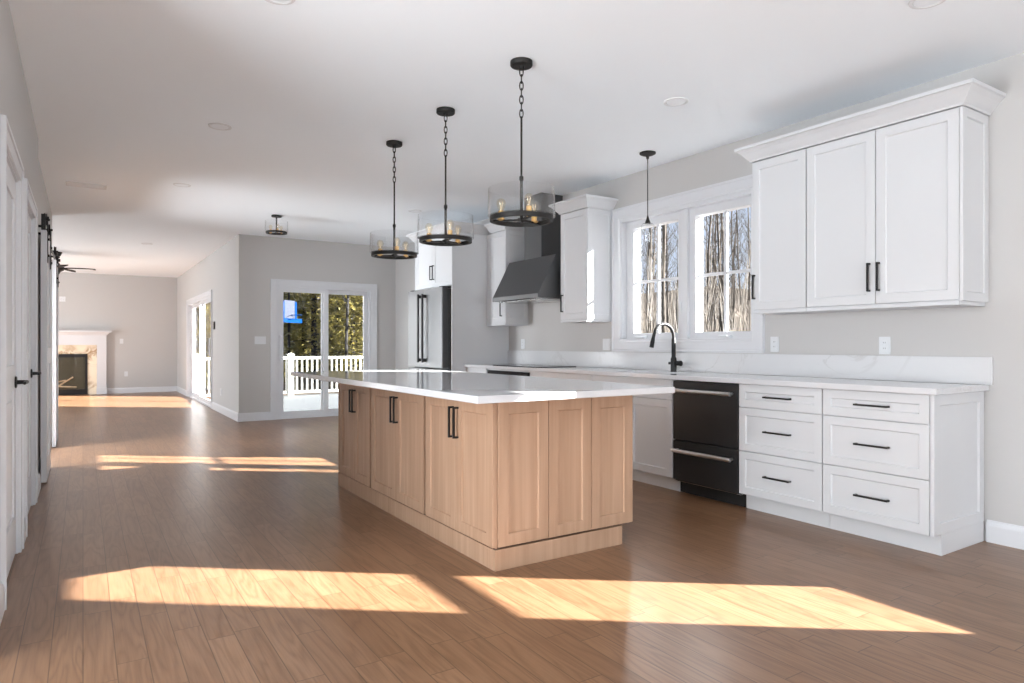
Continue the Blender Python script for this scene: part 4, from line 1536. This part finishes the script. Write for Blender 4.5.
mb = MB()
for k in range(44):
    y = YD + 0.16 + k * 0.145
    mb.box(XV + 0.16, 8.2, y, y + 0.139, -0.145, -0.118)
mb.box(XV + 0.16, 8.2, YD + 0.16, 17.2, -0.35, -0.15)
structure(mb.build('deck', 'deck', origin=(5, 14, -0.12)), 'pale grey boards of the deck outside', 'deck')

DZ = -0.118


def railing(fn, u0, u1, label, posts):
    c0 = fn((u0 + u1) / 2, 0)
    t = thing('deck_railing', label, 'railing', (c0[0], c0[1], DZ))
    def bx(mb, u0, u1, w, z0, z1):
        a, b = fn(u0, -w), fn(u1, w)
        mb.box(a[0], b[0], a[1], b[1], z0, z1)
    mb = MB(); bx(mb, u0, u1, 0.045, 0.80, 0.865); mb.build('top_rail', 'vinyl', t)
    mb = MB(); bx(mb, u0, u1, 0.025, DZ + 0.06, DZ + 0.12); mb.build('bottom_rail', 'vinyl', t)
    for p in posts:
        mb = MB(); bx(mb, p - 0.065, p + 0.065, 0.065, DZ, 0.90)
        ps = mb.build('post', 'vinyl', t)
        mb = MB()
        a = fn(p, 0)
        mb.loft([slab_ring(a[0] - 0.08, a[0] + 0.08, a[1] - 0.08, a[1] + 0.08, 0.90), slab_ring(a[0] - 0.08, a[0] + 0.08, a[1] - 0.08, a[1] + 0.08, 0.925), slab_ring(a[0] - 0.01, a[0] + 0.01, a[1] - 0.01, a[1] + 0.01, 0.96)])
        mb.build('post_cap', 'vinyl', ps)
    n_ = int((u1 - u0) / 0.128)
    for k in range(n_ + 1):
        u = u0 + 0.06 + k * 0.128
        if u > u1 - 0.02 or min(abs(u - p) for p in posts) < 0.085: continue
        mb = MB(); bx(mb, u - 0.019, u + 0.019, 0.019, DZ + 0.12, 0.80)
        mb.build('baluster', 'vinyl', t)
    return t


railing(lambda u, w: (u, 17.05 + w), XV + 0.2, 8.1, 'white vinyl deck railing seen through the dining sliding door', [2.25, 4.39, 6.5, 8.0])
railing(lambda u, w: (8.05 + w, u), YD + 0.25, 16.9, 'white vinyl deck railing along the right edge of the deck', [10.95, 12.9, 14.9])

# basketball hoop in the yard
bx_, by_ = 7.35, 28.8
t = thing('basketball_hoop', 'basketball hoop with blue padded backboard beyond the deck', 'basketball hoop', (bx_, by_, -0.9))
bd = Vector((0.80, 0.60, 0)).normalized()     # board runs along this
bn = Vector((0.60, -0.80, 0)).normalized()    # faces this way
def bpt(u, z, w=0): 
    q = Vector((bx_, by_, 0)) + bd * u + bn * w
    return (q.x, q.y, z)
def bbox(mb, u0, u1, z0, z1, w0, w1):
    mb.loft([[bpt(u0, z0, w0), bpt(u1, z0, w0), bpt(u1, z1, w0), bpt(u0, z1, w0)], [bpt(u0, z0, w1), bpt(u1, z0, w1), bpt(u1, z1, w1), bpt(u0, z1, w1)]])
mb = MB(); bbox(mb, -0.34, 0.34, 2.28, 3.04, 0, 0.03); mb.build('backboard', 'board', t)
mb = MB()
for (a, b, c_, d_) in ((-0.50, -0.34, 2.24, 3.0), (0.34, 0.44, 2.24, 3.0), (-0.50, 0.80, 2.10, 2.28)):
    bbox(mb, a, b, c_, d_, -0.01, 0.05)
mb.build('padding', 'blue', t)
mb = MB()
pts = [bpt(0.1 + 0.22 * math.cos(k * PI / 9), 2.42, 0.30 + 0.22 * math.sin(k * PI / 9)) for k in range(19)]
mb.tube(pts, 0.012, 6)
mb.build('rim', 'blue', t)
mb = MB()
mb.tube([bpt(-1.5, -0.9, -1.6), bpt(-1.5, 2.2, -1.6), bpt(-0.2, 2.6, -0.02)], 0.05, 8)
mb.build('pole', 'iron', t)
mb = MB()
bbox(mb, -1.9, -1.1, -0.9, -0.7, -2.0, -1.2)
mb.build('base', 'iron', t)

# ------------------------------------------------------------------ trees
def bare_tree(seed, H, r0):
    rnd = random.Random(seed)
    tr, tw = MB(), MB()
    pts = []
    x = y = 0.0
    n_ = 7
    for k in range(n_ + 1):
        pts.append((x, y, H * k / n_))
        x += rnd.uniform(-0.16, 0.16)
        y += rnd.uniform(-0.16, 0.16)
    rs = [r0 * (1 - 0.86 * k / n_) for k in range(n_ + 1)]
    tr.tube(pts, rs, 8)

    def at(h):
        k = min(n_ - 1, int(h / H * n_))
        f = h / H * n_ - k
        a, b = Vector(pts[k]), Vector(pts[k + 1])
        return a.lerp(b, f), rs[k] * (1 - f) + rs[k + 1] * f

    def branch(p, d, L, r, depth):
        q = p
        ps, rr = [p], [r]
        dd = d.copy()
        for s in range(4):
            dd = (dd + Vector((rnd.uniform(-.22, .22), rnd.uniform(-.22, .22), rnd.uniform(-.03, .22)))).normalized()
            q = q + dd * (L / 4)
            ps.append(q)
            rr.append(r * (1 - 0.22 * (s + 1)))
        tw.tube(ps, rr, 4 if depth else 5, caps=False)
        if depth < 2:
            for s in range(4 if depth == 0 else 3):
                k = rnd.randint(1, 4)
                d2 = (dd + Vector((rnd.uniform(-1, 1), rnd.uniform(-1, 1), rnd.uniform(-0.2, 0.8)))).normalized()
                branch(ps[k], d2, L * rnd.uniform(0.4, 0.6), rr[k] * 0.6 + 0.003, depth + 1)
    for k in range(24):
        h = H * rnd.uniform(0.18, 0.98)
        p, r = at(h)
        a = rnd.uniform(0, 2 * PI)
        d = Vector((math.cos(a), math.sin(a), rnd.uniform(0.8, 1.8))).normalized()
        branch(p, d, H * rnd.uniform(0.08, 0.15) * (1.15 - 0.5 * h / H), max(0.010, r * 0.34), 0)
    return tr, tw


def conifer(seed, H, R, n_t):
    rnd = random.Random(seed)
    tr, lf = MB(), MB()
    tr.tube([(0, 0, 0), (0.05, 0.02, H * 0.5), (0, 0.05, H * 0.97)], [0.17, 0.11, 0.02], 8)
    for k in range(n_t):
        f = rnd.random() ** 0.8
        h = H * (0.04 + 0.94 * f)
        rad = R * (1 - f) ** 0.75 * (0.75 + 0.25 * math.sin(k * 0.7 + f * 40)) + 0.1
        a = rnd.uniform(0, 2 * PI)
        rr = rad * math.sqrt(rnd.uniform(0.12, 1))
        c_ = Vector((rr * math.cos(a), rr * math.sin(a), h - 0.28 * rr / max(R, .1)))
        o = Vector((math.cos(a), math.sin(a), rnd.uniform(-0.4, 0.15)))
        for q in range(5):
            d = (o + Vector((rnd.uniform(-.9, .9), rnd.uniform(-.9, .9), rnd.uniform(-.5, .5)))).normalized()
            s_ = d.cross(Vector((rnd.uniform(-.3, .3), rnd.uniform(-.3, .3), 1))).normalized()
            L = rnd.uniform(0.16, 0.34)
            w = L * 0.2
            lf.poly([c_, c_ + d * L * 0.5 + s_ * w, c_ + d * L, c_ + d * L * 0.5 - s_ * w])
    for k in range(26):
        h = H * rnd.uniform(0.08, 0.9)
        a = rnd.uniform(0, 2 * PI)
        L = R * (1 - h / H) ** 0.75 * 0.9
        tr.tube([(0, 0, h), (L * math.cos(a), L * math.sin(a), h - 0.1 * L)], [0.03, 0.008], 5)
    return tr, lf


def make_tree(kind, seed, label, group):
    t = thing('bare_tree' if kind != 'pine' and kind != 'hemlock' else 'pine_tree', label, 'tree', (0, 0, -0.9), group)
    OFF[t] = Vector((0, 0, 0))
    if kind in ('bare', 'dark'):
        tr, tw = bare_tree(seed, 15 + seed % 5, 0.075 + 0.02 * (seed % 3))
        bk = 'bark' if kind == 'bare' else 'pinebark'
        tr.build('trunk', bk, t, smooth=True)
        tw.build('branches', bk, t)
    else:
        tr, lf = conifer(seed, 9.5 + (seed % 3), 1.5 + 0.12 * (seed % 3), 2700)
        tr.build('trunk', 'pinebark', t, smooth=True)
        lf.build('foliage', 'needle' if kind == 'pine' else 'needleb', t)
    return t


LB = 'tall leafless tree in the woods outside the kitchen window'
GB = 'bare trees in the woods outside the kitchen window'
rnd = random.Random(3)
protos = [make_tree('bare', s, LB, GB) for s in (1, 2, 3, 4, 5)]
k = 0
spots = []
tries = 0
while len(spots) < 120 and tries < 5000:
    tries += 1
    ang = math.radians(rnd.uniform(37, 62))          # from the y axis, the wedge seen through the window
    rad = 29 + 48 * rnd.random() ** 0.8
    p = (rad * math.sin(ang), rad * math.cos(ang))
    if all((p[0] - q[0]) ** 2 + (p[1] - q[1]) ** 2 > 6.0 for q in spots):
        spots.append(p)
tree_spots = list(spots)
for i, p in enumerate(spots):
    o = protos[i % 5] if i < 5 else dup(protos[i % 5])
    o.location = (p[0], p[1], -0.9 if math.hypot(*p) < 70 else 0)
    o.rotation_euler = (rnd.uniform(-.03, .03), rnd.uniform(-.03, .03), rnd.uniform(0, 6.28))
    s_ = rnd.uniform(0.75, 1.15)
    o.scale = (s_, s_, s_)

LP = 'dense olive green pine beyond the deck railing'
GP = 'pines and hemlocks beyond the deck'
pp = [make_tree('pine', 11, LP, GP), make_tree('hemlock', 12, LP, GP), make_tree('pine', 13, LP, GP)]
spots = []
tries = 0
while len(spots) < 44 and tries < 5000:
    tries += 1
    ang = math.radians(rnd.uniform(7, 30))
    rad = rnd.uniform(31, 60)
    p = (rad * math.sin(ang), rad * math.cos(ang))
    if all((p[0] - q[0]) ** 2 + (p[1] - q[1]) ** 2 > 10.5 for q in spots):
        spots.append(p)
for i, p in enumerate(spots):
    o = pp[i] if i < 3 else dup(pp[i % 3])
    o.location = (p[0], p[1], -0.9)
    o.rotation_euler = (0, 0, rnd.uniform(0, 6.28))
    s_ = rnd.uniform(0.8, 1.1)
    o.scale = (s_, s_, s_)
LD = 'leafless tree standing among the pines beyond the deck'
GD = 'bare trees among the pines beyond the deck'
darkp = make_tree('dark', 7, LD, GD)
for i, (deg, rad, s_) in enumerate(((18.9, 31, 0.9), (19.6, 36, 0.8), (14.2, 34, 0.8), (16.5, 38, 0.9), (20.6, 33, 0.8), (11.5, 36, .9))):
    o = darkp if i == 0 else dup(darkp)
    a = math.radians(deg)
    o.location = (rad * math.sin(a), rad * math.cos(a), -0.9)
    o.rotation_euler = (0, 0, i * 1.3)
    o.scale = (s_, s_, s_)
    o['label'] = LD
    o['group'] = GD
# tangled brush between the trunks
rnd = random.Random(8)
mb = MB()
for k in range(2600):
    ang = math.radians(rnd.uniform(36, 63))
    rad = 22 + 50 * rnd.random()
    b = Vector((rad * math.sin(ang), rad * math.cos(ang), -0.9))
    h = rnd.uniform(1.5, 5.5)
    d = Vector((rnd.uniform(-.2, .2), rnd.uniform(-.2, .2), 1)).normalized()
    if min((b.x - q[0]) ** 2 + (b.y - q[1]) ** 2 for q in tree_spots) < 1.6:
        continue
    m = b + d * h * 0.5 + Vector((rnd.uniform(-.2, .2), rnd.uniform(-.2, .2), 0))
    mb.tube([b, m, b + d * h], [0.030, 0.022, 0.008], 3, caps=False)
tag(mb.build('underbrush', 'brush', origin=(25, 25, -0.9)), 'tangled dry saplings and brush between the trunks outside', 'brush', None, 'stuff')
